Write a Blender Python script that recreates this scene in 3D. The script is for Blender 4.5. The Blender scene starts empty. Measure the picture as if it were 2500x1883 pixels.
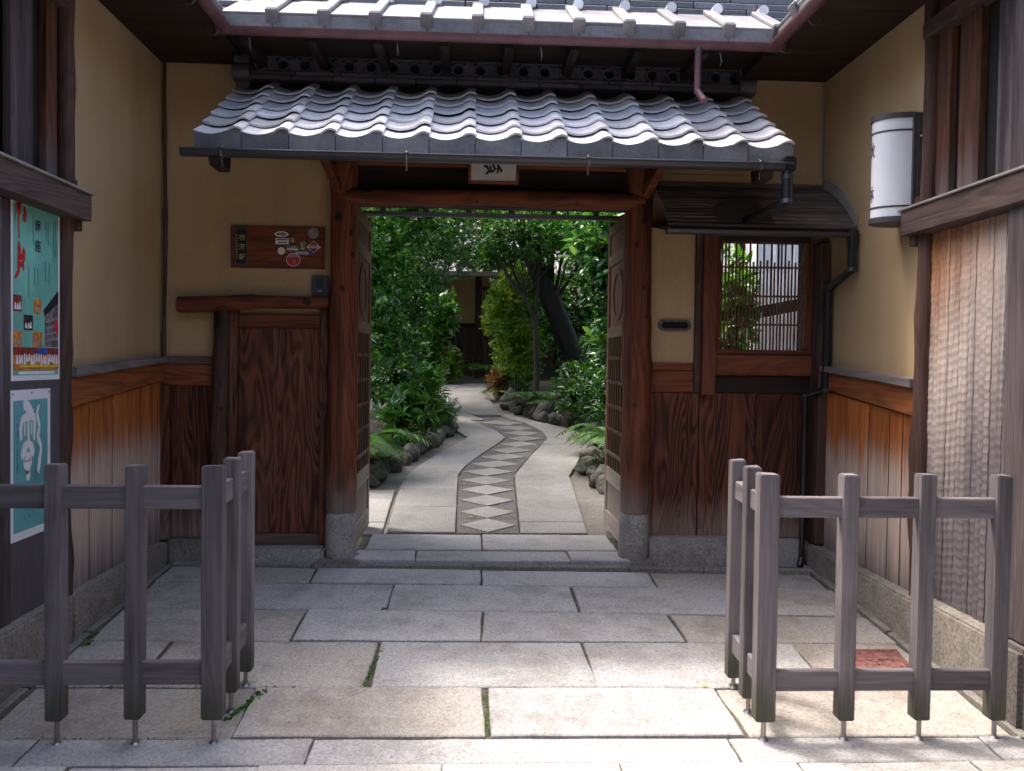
import bpy, bmesh, math, random
import numpy as np
from mathutils import Vector, Matrix
random.seed(7); RNG = np.random.default_rng(11)
SC = bpy.context.scene
COL = SC.collection
R = math.radians

# ---------------------------------------------------------------- camera
cam_d = bpy.data.cameras.new('camera'); cam = bpy.data.objects.new('camera', cam_d); COL.objects.link(cam)
cr = Vector((0.99877144, -0.04754798, 0.01395738)); cdn = Vector((0.01268945, -0.02686461, -0.99955854)); cf = Vector((0.04790195, 0.99850763, -0.02622825))
mw = Matrix((( cr.x, -cdn.x, -cf.x, 0.0), (cr.y, -cdn.y, -cf.y, -5.32), (cr.z, -cdn.z, -cf.z, 1.23), (0, 0, 0, 1)))
cam.matrix_world = mw
cam_d.sensor_fit = 'HORIZONTAL'; cam_d.sensor_width = 36.0; cam_d.lens = 36.0 * 2100 / 2500
cam_d.clip_start = 0.05; cam_d.clip_end = 400
cam_d.dof.use_dof = True; cam_d.dof.focus_distance = 6.2; cam_d.dof.aperture_fstop = 5.0
SC.camera = cam

# ---------------------------------------------------------------- world, sun, exposure
SUN_EL, SUN_AZ = R(66), R(55)            # azimuth measured from +Y (beyond the gate) towards -X (left)
to_sun = Vector((-math.sin(SUN_AZ) * math.cos(SUN_EL), math.cos(SUN_AZ) * math.cos(SUN_EL), math.sin(SUN_EL)))
world = bpy.data.worlds.new('World'); SC.world = world; world.use_nodes = True
wn = world.node_tree
sky = wn.nodes.new('ShaderNodeTexSky'); sky.sky_type = 'NISHITA'; sky.sun_disc = False
sky.sun_elevation = SUN_EL; sky.sun_rotation = -SUN_AZ
sky.air_density = 1.0; sky.dust_density = 7.0; sky.ozone_density = 1.2
bg = wn.nodes['Background']; bg.inputs['Strength'].default_value = 0.15
wn.links.new(sky.outputs['Color'], bg.inputs['Color'])
sun_d = bpy.data.lights.new('sun', 'SUN'); sun_d.energy = 0.85; sun_d.angle = R(5.0); sun_d.color = (1.0, 0.95, 0.87)
sun = bpy.data.objects.new('sun', sun_d); COL.objects.link(sun)
sun.rotation_euler = to_sun.to_track_quat('Z', 'Y').to_euler()
sun.location = to_sun * 30
SC.view_settings.view_transform = 'Standard'; SC.view_settings.look = 'None'
SC.view_settings.exposure = 2.0; SC.view_settings.gamma = 1.0; SC.view_settings.use_curve_mapping = False
SC.render.engine = 'CYCLES'
SC.cycles.use_denoising = True
SC.cycles.max_bounces = 5; SC.cycles.diffuse_bounces = 3; SC.cycles.glossy_bounces = 3; SC.cycles.transmission_bounces = 4
SC.cycles.sample_clamp_indirect = 6.0

# ---------------------------------------------------------------- materials
def nodes(name):
    m = bpy.data.materials.new(name); m.use_nodes = True
    nt = m.node_tree
    return m, nt, nt.nodes['Principled BSDF']
class G:
    """tiny node-graph writer"""
    def __init__(s, nt): s.nt = nt
    def n(s, t, **kw):
        nd = s.nt.nodes.new('ShaderNode' + t)
        for k, v in kw.items():
            if k.startswith('_'): setattr(nd, k[1:], v)
        return nd
    def set(s, inp, v):
        if isinstance(v, bpy.types.NodeSocket): s.nt.links.new(v, inp)
        elif isinstance(v, (tuple, list)) and len(v) == 3 and inp.type == 'RGBA': inp.default_value = (*v, 1)
        else: inp.default_value = v
    def math(s, op, a, b=0.0, c=None, clamp=False):
        nd = s.n('Math'); nd.operation = op; nd.use_clamp = clamp
        s.set(nd.inputs[0], a); s.set(nd.inputs[1], b)
        if c is not None: s.set(nd.inputs[2], c)
        return nd.outputs[0]
    def mix(s, f, a, b, mode='MIX'):
        nd = s.n('Mix'); nd.data_type = 'RGBA'; nd.blend_type = mode
        s.set(nd.inputs['Factor'], f); s.set(nd.inputs[6], a); s.set(nd.inputs[7], b)
        return nd.outputs[2]
    def noise(s, vec, scale, detail=4, rough=.55, dist=0.0):
        nd = s.n('TexNoise'); s.set(nd.inputs['Vector'], vec)
        nd.inputs['Scale'].default_value = scale; nd.inputs['Detail'].default_value = detail
        nd.inputs['Roughness'].default_value = rough; nd.inputs['Distortion'].default_value = dist
        return nd.outputs['Fac']
    def vor(s, vec, scale, out='Distance', feat='F1', rnd=1.0):
        nd = s.n('TexVoronoi'); nd.feature = feat; s.set(nd.inputs['Vector'], vec); nd.inputs['Scale'].default_value = scale
        nd.inputs['Randomness'].default_value = rnd
        return nd.outputs[out]
    def mapping(s, vec, scale=(1, 1, 1), loc=(0, 0, 0), rot=(0, 0, 0)):
        nd = s.n('Mapping'); s.set(nd.inputs['Vector'], vec); s.set(nd.inputs['Scale'], scale); s.set(nd.inputs['Location'], loc); s.set(nd.inputs['Rotation'], rot)
        return nd.outputs[0]
    def ramp(s, f, stops, interp='LINEAR'):
        nd = s.n('ValToRGB'); s.set(nd.inputs[0], f); e = nd.color_ramp; e.interpolation = interp
        while len(e.elements) < len(stops): e.elements.new(0.5)
        for el, (p, c) in zip(e.elements, stops):
            el.position = p; el.color = (*c, 1) if len(c) == 3 else c
        return nd.outputs[0]
    def coord(s, rnd=True):
        tc = s.n('TexCoord').outputs['Object']
        if not rnd: return tc
        oi = s.n('ObjectInfo').outputs['Random']
        cx = s.n('CombineXYZ')
        s.set(cx.inputs[0], s.math('MULTIPLY', oi, 17.3)); s.set(cx.inputs[1], s.math('MULTIPLY', oi, 31.7)); s.set(cx.inputs[2], s.math('MULTIPLY', oi, 11.9))
        ad = s.n('VectorMath'); ad.operation = 'ADD'; s.set(ad.inputs[0], tc); s.set(ad.inputs[1], cx.outputs[0])
        return ad.outputs[0]
    def pos(s): return s.n('NewGeometry').outputs['Position']
    def rand(s): return s.n('ObjectInfo').outputs['Random']
    def sep(s, v):
        nd = s.n('SeparateXYZ'); s.set(nd.inputs[0], v); return nd.outputs
    def smooth(s, v, a, b):
        nd = s.n('MapRange'); nd.interpolation_type = 'SMOOTHSTEP'; s.set(nd.inputs[0], v); nd.inputs[1].default_value = a; nd.inputs[2].default_value = b
        return nd.outputs[0]
    def bump(s, bsdf, h, strength=.4, dist=.01):
        nd = s.n('Bump'); s.set(nd.inputs['Height'], h); nd.inputs['Strength'].default_value = strength; nd.inputs['Distance'].default_value = dist
        s.nt.links.new(nd.outputs[0], bsdf.inputs['Normal'])

def simple(name, col, rough=.6, metal=0.0, var=.12, nscale=20, bump=0.0, spec=.5):
    m, nt, b = nodes(name); g = G(nt); v = g.coord()
    f = g.noise(v, nscale, 5, .6)
    lo = tuple(c * (1 - var * 1.6) for c in col); hi = tuple(min(1, c * (1 + var * 1.6)) for c in col)
    g.set(b.inputs['Base Color'], g.ramp(f, [(.3, lo), (.7, hi)]))
    g.set(b.inputs['Roughness'], rough); g.set(b.inputs['Metallic'], metal); g.set(b.inputs['Specular IOR Level'], spec)
    if bump: g.bump(b, f, bump, .004)
    return m

def wood(name, c0, c1, axis='Z', scale=1.0, rough=.72, gray=None, bump=.45, knots=False, ringy=.35, tone=.35, streak=None, spec=.3, foot=None, ygrad=0.0, rfreq=95.0):
    """grain along axis; gray=(z_low, z_high, colour, streakiness): bleached foot; streak=(colour, amount): bleached streaks"""
    m, nt, b = nodes(name); g = G(nt); v = g.coord()
    al = {'X': 0, 'Y': 1, 'Z': 2}[axis]
    def st(a, c):
        s_ = [c * scale] * 3; s_[al] = a * scale; return tuple(s_)
    vm = g.mapping(v, st(1.0, 16.0)); vf = g.mapping(v, st(2.6, 95.0)); vl = g.mapping(v, st(.55, 4.2))
    f1 = g.noise(vm, 1.0, 6, .62, .3); f2 = g.noise(vf, 1.0, 3, .6)
    low = g.noise(vl, 1.0, 2, .5, .6)
    ring = g.math('SINE', g.math('MULTIPLY', low, rfreq)); ring = g.math('MULTIPLY_ADD', ring, .5, .5)
    t = g.math('ADD', g.math('MULTIPLY', f1, .62 - ringy * .3), g.math('MULTIPLY', f2, .34))
    t = g.math('ADD', t, g.math('MULTIPLY', ring, ringy * .3))
    col = g.ramp(t, [(.30, c0), (.66, c1)])
    tn = g.math('MULTIPLY_ADD', g.noise(g.mapping(v, st(.8, 3.0)), 1.0, 3), 2 * tone, 1 - tone)
    tn = g.math('MULTIPLY', tn, g.math('MULTIPLY_ADD', g.rand(), .42, .80))
    col = g.mix(1.0, col, tn, 'MULTIPLY')
    if streak:
        sf = g.smooth(g.noise(g.mapping(v, st(.7, 11.0)), 1.0, 5, .7), .50, .68)
        col = g.mix(g.math('MULTIPLY', sf, streak[1]), col, g.mix(.55, col, streak[0]))
    if gray:
        z = g.sep(g.pos())[2]
        if ygrad: z = g.math('ADD', z, g.math('MULTIPLY', g.math('ADD', g.sep(g.pos())[1], 1.3), ygrad))
        zz = g.math('ADD', z, g.math('MULTIPLY', g.math('SUBTRACT', g.noise(g.mapping(v, st(.5, 22.0)), 1.0, 5, .65), .5), gray[3]))
        gf = g.smooth(zz, gray[0], gray[1])           # 0 low, 1 high
        gc = g.ramp(t, [(.28, tuple(c * .55 for c in gray[2])), (.66, gray[2])])
        col = g.mix(gf, gc, col)
        if foot:
            ff = g.smooth(zz, foot[0], foot[1]); fc = g.ramp(t, [(.28, tuple(c * .5 for c in foot[2])), (.66, foot[2])])
            col = g.mix(ff, fc, col)
    if knots:
        vk = g.mapping(v, st(1.7, 4.0))
        kd = g.vor(vk, 1.0); kf = g.smooth(kd, .07, .27)
        col = g.mix(kf, tuple(c * .35 for c in c0), col)
    g.set(b.inputs['Base Color'], col); g.set(b.inputs['Roughness'], rough); g.set(b.inputs['Specular IOR Level'], spec)
    g.bump(b, t, bump, .006)
    return m

def granite(name, c0, c1, stain=(.10, .085, .06), amt=.5, scale=1.0, rough=.8, moss=0.0):
    m, nt, b = nodes(name); g = G(nt); v = g.coord()
    s1 = g.noise(v, 200 * scale, 3, .75); s2 = g.noise(v, 75 * scale, 4, .7); big = g.noise(v, 2.2, 5, .6, .4); mid = g.noise(v, 9, 4, .6)
    t = g.math('ADD', g.math('MULTIPLY', s1, .5), g.math('MULTIPLY', s2, .5))
    col = g.ramp(t, [(.33, tuple(c * .25 for c in c0)), (.43, c0), (.55, c1), (.72, tuple(min(1, c * 1.25) for c in c1))])
    tn = g.math('MULTIPLY_ADD', g.rand(), .22, .88)
    col = g.mix(1.0, col, tn, 'MULTIPLY')
    sf = g.math('MULTIPLY', g.smooth(g.math('MULTIPLY_ADD', mid, .45, g.math('MULTIPLY', big, .6)), .47, .68), amt)
    col = g.mix(sf, col, g.mix(.5, col, stain))
    if moss:
        mf = g.math('MULTIPLY', g.smooth(g.noise(v, 6, 5, .7), .52, .66), moss)
        col = g.mix(mf, col, (.03, .055, .012))
    g.set(b.inputs['Base Color'], col); g.set(b.inputs['Roughness'], rough); g.set(b.inputs['Specular IOR Level'], .3)
    g.bump(b, g.math('ADD', t, g.math('MULTIPLY', mid, .8)), .35, .006)
    return m

def plaster(name, c):
    m, nt, b = nodes(name); g = G(nt); v = g.coord(False)
    f = g.noise(v, 240, 3, .7); big = g.noise(v, 1.6, 5, .6, .5); mid = g.noise(v, 14, 4, .6)
    st = g.noise(g.mapping(v, (5, 5, .35)), 1.0, 4, .6)
    col = g.ramp(f, [(.25, tuple(x * .72 for x in c)), (.55, c), (.8, tuple(x * 1.18 for x in c))])
    t = g.math('ADD', g.math('MULTIPLY', big, .5), g.math('MULTIPLY', st, .5))
    col = g.mix(1.0, col, g.math('MULTIPLY_ADD', t, .62, .69), 'MULTIPLY')
    g.set(b.inputs['Base Color'], col); g.set(b.inputs['Roughness'], .92); g.set(b.inputs['Specular IOR Level'], .15)
    g.bump(b, g.math('ADD', f, g.math('MULTIPLY', mid, .6)), .35, .004)
    return m

def tile_mat(name, c0, c1, rough=.34, moss=.25, metal=.5):
    m, nt, b = nodes(name); g = G(nt); v = g.coord()
    f = g.noise(v, 7, 5, .65); f2 = g.noise(v, 60, 3, .6)
    col = g.ramp(g.math('MULTIPLY_ADD', f2, .3, g.math('MULTIPLY', f, .7)), [(.30, c0), (.68, c1)])
    col = g.mix(1.0, col, g.math('MULTIPLY_ADD', g.rand(), .55, .72), 'MULTIPLY')
    mf = g.math('MULTIPLY', g.smooth(g.noise(v, 11, 4, .7), .56, .70), moss)
    col = g.mix(mf, col, (.12, .17, .13))
    g.set(b.inputs['Base Color'], col)
    g.set(b.inputs['Roughness'], g.math('MULTIPLY_ADD', f, .25, rough - .10)); g.set(b.inputs['Specular IOR Level'], .75); g.set(b.inputs['Metallic'], metal)
    g.bump(b, g.math('ADD', f, f2), .12, .004)
    return m

def leaf_mat(name, c0, c1, c2, rough=.33, transl=.28, spec=.5):
    m, nt, b = nodes(name); g = G(nt)
    ri = g.n('NewGeometry').outputs['Random Per Island']
    v = g.coord(False)
    cl = g.noise(v, 2.6, 3, .6)
    t = g.math('ADD', g.math('MULTIPLY', ri, .55), g.math('MULTIPLY', cl, .6))
    col = g.ramp(t, [(.28, c0), (.62, c1), (.93, c2)])
    g.set(b.inputs['Base Color'], col); g.set(b.inputs['Roughness'], rough); g.set(b.inputs['Specular IOR Level'], spec)
    tr = g.n('BsdfTranslucent'); g.set(tr.inputs[0], g.mix(1.0, col, (1.5, 1.55, .55), 'MULTIPLY'))
    mx = g.n('MixShader'); g.set(mx.inputs[0], transl)
    nt.links.new(b.outputs[0], mx.inputs[1]); nt.links.new(tr.outputs[0], mx.inputs[2])
    nt.links.new(mx.outputs[0], nt.nodes['Material Output'].inputs['Surface'])
    return m

M = {}
M['plaster'] = plaster('ochre_plaster', (.50, .355, .200))
M['plaster_white'] = plaster('white_plaster', (.86, .85, .84))
M['log'] = wood('cedar_log', (.034, .009, .005), (.225, .066, .027), 'Z', knots=True, ringy=.4, gray=(.30, .62, (.26, .20, .17), .35), streak=((.30, .12, .06), .5))
M['logx'] = wood('cedar_log_lying', (.036, .010, .005), (.245, .074, .029), 'X', knots=True, ringy=.4)
M['door'] = wood('cedar_door', (.034, .010, .007), (.195, .064, .034), 'Z', ringy=.8, rfreq=120, streak=((.34, .19, .13), .6), tone=.35)
M['doorx'] = wood('cedar_door_rail', (.055, .016, .008), (.25, .080, .036), 'X')
M['board'] = wood('burnt_cedar_board', (.020, .0065, .005), (.150, .048, .024), 'Z', ringy=.9, rfreq=130, gray=(.14, .46, (.30, .21, .17), .30), tone=.35)
M['rail_o'] = wood('orange_cedar_rail', (.10, .028, .010), (.42, .140, .045), 'Y', ringy=.3, tone=.25)
M['railx'] = wood('orange_cedar_rail_x', (.10, .028, .011), (.33, .105, .042), 'X', ringy=.5)
M['cap'] = wood('weathered_cap', (.09, .075, .072), (.25, .21, .20), 'Y')
M['capx'] = wood('weathered_cap_x', (.07, .045, .038), (.20, .13, .11), 'X')
M['sideboard'] = wood('side_wall_board', (.19, .048, .012), (.62, .205, .052), 'Z', ringy=.15, gray=(.62, .88, (.78, .60, .49), .40), foot=(.02, .46, (.22, .185, .19)), tone=.22, rough=.65)
M['post_dark'] = wood('dark_post', (.030, .016, .012), (.115, .060, .045), 'Z', knots=True)
M['bay_gray'] = wood('bleached_bay_board', (.028, .020, .021), (.120, .094, .100), 'Z', ringy=.2, streak=((.32, .28, .31), .6), bump=.8)
M['bay_brown'] = wood('brown_bay_slat', (.020, .009, .006), (.150, .056, .030), 'Z', ringy=.3, gray=(1.95, 2.30, (.17, .14, .145), .45), bump=.8, streak=((.26, .12, .07), .5))
M['bay_tall'] = wood('bay_board_tall', (.05, .022, .012), (.26, .115, .060), 'Z', ringy=.2, gray=(.95, 1.85, (.125, .105, .118), .5), bump=.8)
M['adze'] = wood('adzed_board', (.19, .075, .028), (.54, .25, .105), 'Z', ringy=.1, gray=(.95, 1.70, (.60, .50, .44), .9), foot=(.15, 1.35, (.145, .122, .134)), ygrad=1.1, tone=.15, bump=.4)
M['sill'] = wood('bay_sill', (.035, .022, .020), (.150, .100, .088), 'Y')
M['fence'] = wood('weathered_fence', (.070, .060, .066), (.220, .195, .208), 'Z', ringy=.2, bump=.7, tone=.3, gray=(-.04, .14, (.10, .10, .075), .25), streak=((.34, .31, .33), .4))
M['fencex'] = wood('weathered_fence_rail', (.080, .069, .075), (.225, .200, .212), 'X', ringy=.2, bump=.7, tone=.3)
M['fencey'] = wood('weathered_fence_return', (.080, .069, .075), (.225, .200, .212), 'Y', ringy=.2, bump=.7, tone=.3)
M['leafdoor'] = wood('gate_leaf_wood', (.045, .018, .009), (.155, .064, .032), 'Z', ringy=.2, gray=(.18, .60, (.34, .28, .24), .2))
M['leafrail'] = wood('gate_leaf_rail', (.070, .043, .022), (.17, .115, .062), 'Y', ringy=.2, gray=(.3, .8, (.42, .36, .32), .1))
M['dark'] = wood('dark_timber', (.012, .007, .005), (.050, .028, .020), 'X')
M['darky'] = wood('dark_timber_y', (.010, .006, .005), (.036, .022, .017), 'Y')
M['bamboo'] = simple('bamboo', (.150, .066, .038), .5, 0, .4, 35)
M['winwood'] = wood('window_frame', (.07, .019, .010), (.25, .080, .038), 'X')
M['winwoodz'] = wood('window_frame_z', (.06, .017, .010), (.215, .070, .036), 'Z')
M['tile'] = tile_mat('kawara_tile', (.50, .495, .515), (.82, .805, .825), .42, .25, 0.0)
M['tile_dark'] = tile_mat('kawara_tile_dark', (.050, .052, .062), (.135, .135, .155), .45, .3, .2)
M['tile_flat'] = tile_mat('flat_eave_tile', (.13, .127, .135), (.29, .28, .295), .42, .25, .05)
M['apron'] = tile_mat('eave_apron_tile', (.045, .045, .050), (.175, .168, .172), .6, .45, 0.0)
M['gutter'] = simple('dark_gutter', (.040, .040, .046), .32, 0, .12, 12)
M['pipe'] = simple('black_pipe', (.016, .017, .021), .27, 0, .1, 12)
M['gutter_red'] = simple('rust_red_gutter', (.105, .042, .046), .5, 0, .22, 9)
M['steel'] = simple('steel', (.33, .31, .30), .38, .8, .2, 30)
M['shingle'] = wood('bark_shingle', (.045, .036, .031), (.21, .17, .15), 'X', bump=.8)
M['lead'] = simple('lead_flashing', (.30, .275, .25), .7, 0, .15, 10)
M['lead_dark'] = simple('dark_flashing', (.085, .080, .076), .5, 0, .2, 10)
M['paving'] = granite('granite_paving', (.32, .31, .31), (.47, .46, .46), (.13, .115, .095), .75)
M['paving_warm'] = granite('warm_granite_paving', (.30, .275, .25), (.44, .41, .38), (.13, .095, .065), .85)
M['kerb'] = granite('kerb_granite', (.36, .345, .33), (.54, .52, .50), (.16, .13, .1), .35)
M['plinth'] = granite('plinth_granite', (.19, .17, .145), (.34, .305, .265), (.07, .055, .035), .7, .8, moss=.25)
M['postbase'] = granite('post_base_granite', (.25, .235, .215), (.43, .405, .375), (.08, .07, .055), .7)
M['path'] = granite('path_granite', (.22, .212, .205), (.34, .328, .318), (.07, .065, .05), .55)
M['pathdark'] = granite('path_dark_stone', (.075, .072, .068), (.17, .162, .155), (.05, .045, .04), .4, .55)
M['rock'] = granite('garden_rock', (.060, .056, .048), (.16, .15, .13), (.02, .025, .012), .8, .3, moss=.9)
M['mortar'] = simple('joint_earth', (.085, .075, .058), .95, 0, .4, 40, .5)
M['soil'] = simple('garden_soil', (.045, .034, .022), .95, 0, .4, 18, .8)
M['gravel'] = granite('path_verge', (.16, .15, .135), (.27, .25, .225), (.06, .055, .04), .7, .8)
M['asphalt'] = granite('street_asphalt', (.14, .14, .14), (.24, .235, .23), (.08, .08, .08), .4, .7)
M['moss'] = leaf_mat('moss', (.018, .045, .006), (.045, .10, .012), (.10, .17, .025), .8, .15, .2)
M['white'] = simple('lantern_shade', (.80, .82, .86), .38, 0, .02, 3)
M['frame_black'] = simple('lantern_frame', (.055, .050, .055), .5, 0, .15, 20)
M['ink'] = simple('ink', (.012, .012, .014), .6, 0, .2, 30)
M['paper'] = simple('poster_paper', (.80, .79, .80), .55, 0, .03, 6)
M['glaze'] = simple('plaque_paper', (.66, .62, .60), .6, 0, .05, 8)
M['teal'] = simple('poster_green', (.17, .47, .39), .5, 0, .16, 4)
M['teal2'] = simple('poster_blue_green', (.125, .37, .39), .5, 0, .12, 4)
M['red'] = simple('print_red', (.52, .022, .028), .5, 0, .15, 20)
M['orange'] = simple('print_orange', (.60, .20, .035), .5, 0, .45, 60)
M['maroon'] = simple('print_maroon', (.22, .03, .025), .5, 0, .5, 60)
M['printblack'] = simple('print_black', (.03, .025, .022), .5, 0, .5, 50)
M['printgray'] = simple('print_slate', (.16, .14, .15), .5, 0, .5, 40)
M['printblue'] = simple('print_blue', (.04, .10, .42), .5, 0, .2, 20)
M['printgreen'] = simple('print_green', (.10, .55, .06), .5, 0, .1, 20)
M['printyellow'] = simple('print_yellow', (.75, .60, .05), .5, 0, .1, 20)
M['inktea'] = simple('print_dark_teal', (.05, .16, .15), .5, 0, .2, 40)
M['gold'] = simple('gilt_letters', (.42, .36, .20), .5, .2, .2, 40)
M['bronze'] = simple('bronze_plate', (.085, .080, .062), .5, .2, .3, 40)
M['intercom'] = simple('intercom_gray', (.055, .056, .060), .45, 0, .1, 10)
M['intercom2'] = simple('intercom_dark', (.025, .025, .028), .4, 0, .1, 60)
M['stickgray'] = simple('sticker_gray', (.22, .25, .26), .45, 0, .5, 80)
M['redcover'] = simple('red_cover', (.20, .085, .075), .85, 0, .45, 30, .4)
M['knot'] = simple('branch_knot', (.020, .008, .005), .7, 0, .5, 60, .5)
M['footing'] = granite('footing_stone', (.075, .065, .062), (.17, .15, .145), (.05, .04, .035), .6)
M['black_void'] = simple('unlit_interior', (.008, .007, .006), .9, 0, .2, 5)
M['bark'] = wood('tree_bark', (.018, .014, .011), (.075, .058, .045), 'Z', scale=.8, bump=1.0)
M['bark_dark'] = wood('dark_bark', (.006, .005, .004), (.022, .017, .013), 'Z', scale=.6, bump=1.0)
M['twig'] = simple('twig', (.085, .058, .035), .8, 0, .3, 20)
M['leaf_deep'] = leaf_mat('leaf_deep', (.010, .048, .009), (.032, .135, .024), (.10, .25, .045), .26, .28, .7)
M['leaf_mid'] = leaf_mat('leaf_mid', (.016, .070, .011), (.055, .190, .030), (.17, .35, .05), .26, .32, .7)
M['leaf_bright'] = leaf_mat('leaf_bright', (.045, .125, .014), (.14, .27, .028), (.42, .46, .06), .38, .40)
M['leaf_gloss'] = leaf_mat('leaf_gloss', (.012, .055, .013), (.045, .155, .036), (.19, .33, .10), .20, .28, .9)
M['leaf_blue'] = leaf_mat('leaf_blue', (.014, .048, .026), (.040, .115, .065), (.10, .20, .10), .5, .2)
M['leaf_fern'] = leaf_mat('leaf_fern', (.020, .070, .012), (.060, .185, .030), (.17, .33, .06), .5, .35)
M['leaf_red'] = leaf_mat('leaf_red', (.14, .055, .020), (.26, .12, .03), (.34, .30, .06), .5, .3)
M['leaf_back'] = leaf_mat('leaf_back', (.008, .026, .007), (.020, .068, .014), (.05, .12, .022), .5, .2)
M['leaf_fallen'] = simple('fallen_leaf', (.55, .32, .04), .6, 0, .2, 30)
# ---------------------------------------------------------------- mesh helpers
ORG = {}                                   # world origin of every object built
def zg(Y):                                 # forecourt falls gently towards the street
    return -.065 * max(0.0, min(2.21, -.2 - Y))
def zt(Y):                                 # garden rises away from the gate
    t = max(0.0, min(Y, 22) - .6); return .05 + .03 * t + .0035 * t * t

class MB:
    def __init__(s): s.v = []; s.f = []
    def add(s, vs, fs):
        o = len(s.v); s.v += [tuple(p) for p in vs]; s.f += [tuple(i + o for i in f) for f in fs]; return s
    def box(s, x0, x1, y0, y1, z0, z1):
        return s.hexa([(x0, y0, z0), (x1, y0, z0), (x1, y1, z0), (x0, y1, z0), (x0, y0, z1), (x1, y0, z1), (x1, y1, z1), (x0, y1, z1)])
    def hexa(s, p):
        return s.add(p, [(0, 3, 2, 1), (4, 5, 6, 7), (0, 1, 5, 4), (1, 2, 6, 5), (2, 3, 7, 6), (3, 0, 4, 7)])
    def beam(s, a, b, w, h, up=(0, 0, 1)):
        a, b = Vector(a), Vector(b); d = (b - a).normalized(); u = Vector(up); sd = d.cross(u).normalized(); u = sd.cross(d).normalized()
        sd *= w / 2; u *= h / 2
        return s.hexa([a - sd - u, a + sd - u, b + sd - u, b - sd - u, a - sd + u, a + sd + u, b + sd + u, b - sd + u])
    def tube(s, pts, r, n=12, caps=True, rs=None, wob=0.0, seed=0):
        pts = [Vector(p) for p in pts]; k = len(pts); o = len(s.v); rr = random.Random(seed)
        prev = None; vs = []; fs = []
        for i, p in enumerate(pts):
            d = (pts[min(i + 1, k - 1)] - pts[max(i - 1, 0)]).normalized()
            ref = Vector((0, 0, 1)) if abs(d.z) < .9 else Vector((1, 0, 0))
            if prev is None: u = d.cross(ref).normalized()
            else: u = (prev - d * prev.dot(d)).normalized()
            prev = u; w = d.cross(u)
            rad = rs[i] if rs else r
            for j in range(n):
                a = 2 * math.pi * j / n; q = rad * (1 + wob * (math.sin(a * 2 + i * .7 + seed) * .5 + rr.uniform(-.5, .5)))
                vs.append(p + u * math.cos(a) * q + w * math.sin(a) * q)
        for i in range(k - 1):
            for j in range(n):
                fs.append((i * n + j, i * n + (j + 1) % n, (i + 1) * n + (j + 1) % n, (i + 1) * n + j))
        if caps: fs += [tuple(range(n - 1, -1, -1)), tuple((k - 1) * n + j for j in range(n))]
        return s.add(vs, fs)
    def prism(s, poly, axis, a, b):
        """poly in the two other axes (in XYZ order), extruded from a to b"""
        def pt(p, t):
            if axis == 'X': return (t, p[0], p[1])
            if axis == 'Y': return (p[0], t, p[1])
            return (p[0], p[1], t)
        n = len(poly); vs = [pt(p, a) for p in poly] + [pt(p, b) for p in poly]
        fs = [tuple(range(n)), tuple(range(2 * n - 1, n - 1, -1))] + [(i + n, (i + 1) % n + n, (i + 1) % n, i) for i in range(n)]
        return s.add(vs, fs)
    def mesh(s, name, off=(0, 0, 0), bevel=0.0, seg=1, smooth=False, fix=True):
        me = bpy.data.meshes.new(name); ox, oy, oz = off
        me.from_pydata([(x - ox, y - oy, z - oz) for x, y, z in s.v], [], s.f)
        bm = bmesh.new(); bm.from_mesh(me)
        if fix: bmesh.ops.recalc_face_normals(bm, faces=bm.faces)
        if bevel: bmesh.ops.bevel(bm, geom=bm.edges[:], offset=bevel, segments=seg, affect='EDGES', clamp_overlap=True)
        if smooth:
            for f in bm.faces: f.smooth = True
            for e in bm.edges:
                if len(e.link_faces) == 2 and e.calc_face_angle(0) > R(38): e.smooth = False
        bm.to_mesh(me); bm.free()
        return me
def setp(o, label=None, cat=None, group=None, kind=None):
    if label: o['label'] = label
    if cat: o['category'] = cat
    if group: o['group'] = group
    if kind: o['kind'] = kind
    return o
def link(name, me, mat, parent=None, loc=(0, 0, 0), rot=None, world=None):
    o = bpy.data.objects.new(name, me); COL.objects.link(o)
    if mat is not None and me is not None and len(me.materials) == 0: me.materials.append(M[mat])
    if parent is not None: o.parent = parent
    o.location = loc
    if rot: o.rotation_euler = rot
    base = ORG[parent.name] if parent is not None else (0, 0, 0)
    ORG[o.name] = (base[0] + loc[0], base[1] + loc[1], base[2] + loc[2])
    return o
def thing(name, label, cat, loc=(0, 0, 0), group=None):
    o = bpy.data.objects.new(name, None); COL.objects.link(o); o.location = loc; o.empty_display_size = .1
    ORG[o.name] = tuple(loc); return setp(o, label, cat, group)
def part(name, mb, mat, parent, bevel=0.0, seg=1, smooth=False, label=None, fix=True):
    o = link(name, mb.mesh(name, ORG[parent.name], bevel, seg, smooth, fix), mat, parent)
    if label: o['label'] = label
    return o
def single(name, mb, mat, label=None, cat=None, group=None, kind=None, bevel=0.0, seg=1, smooth=False):
    vs = np.array(mb.v); c = ((vs[:, 0].min() + vs[:, 0].max()) / 2, (vs[:, 1].min() + vs[:, 1].max()) / 2, vs[:, 2].min())
    o = link(name, mb.mesh(name, c, bevel, seg, smooth), mat, None, c)
    return setp(o, label, cat, group, kind)
def inst(name, me, mat, parent, wloc, rot=None):
    b = ORG[parent.name]
    return link(name, me, mat, parent, (wloc[0] - b[0], wloc[1] - b[1], wloc[2] - b[2]), rot)
def log_pts(a, b, n, amp, seed):
    rr = random.Random(seed); a, b = Vector(a), Vector(b); out = []
    d = (b - a); L = d.length; ph = [rr.uniform(0, 6) for _ in range(4)]
    for i in range(n):
        t = i / (n - 1); p = a + d * t; e = math.sin(math.pi * t) ** .5 if 0 < t < 1 else 0
        off = Vector((math.sin(t * 5 + ph[0]), math.sin(t * 4 + ph[1]), math.sin(t * 6 + ph[2]))) * amp * e
        p += off - d.normalized() * off.dot(d.normalized()); out.append(p)
    return out
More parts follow.
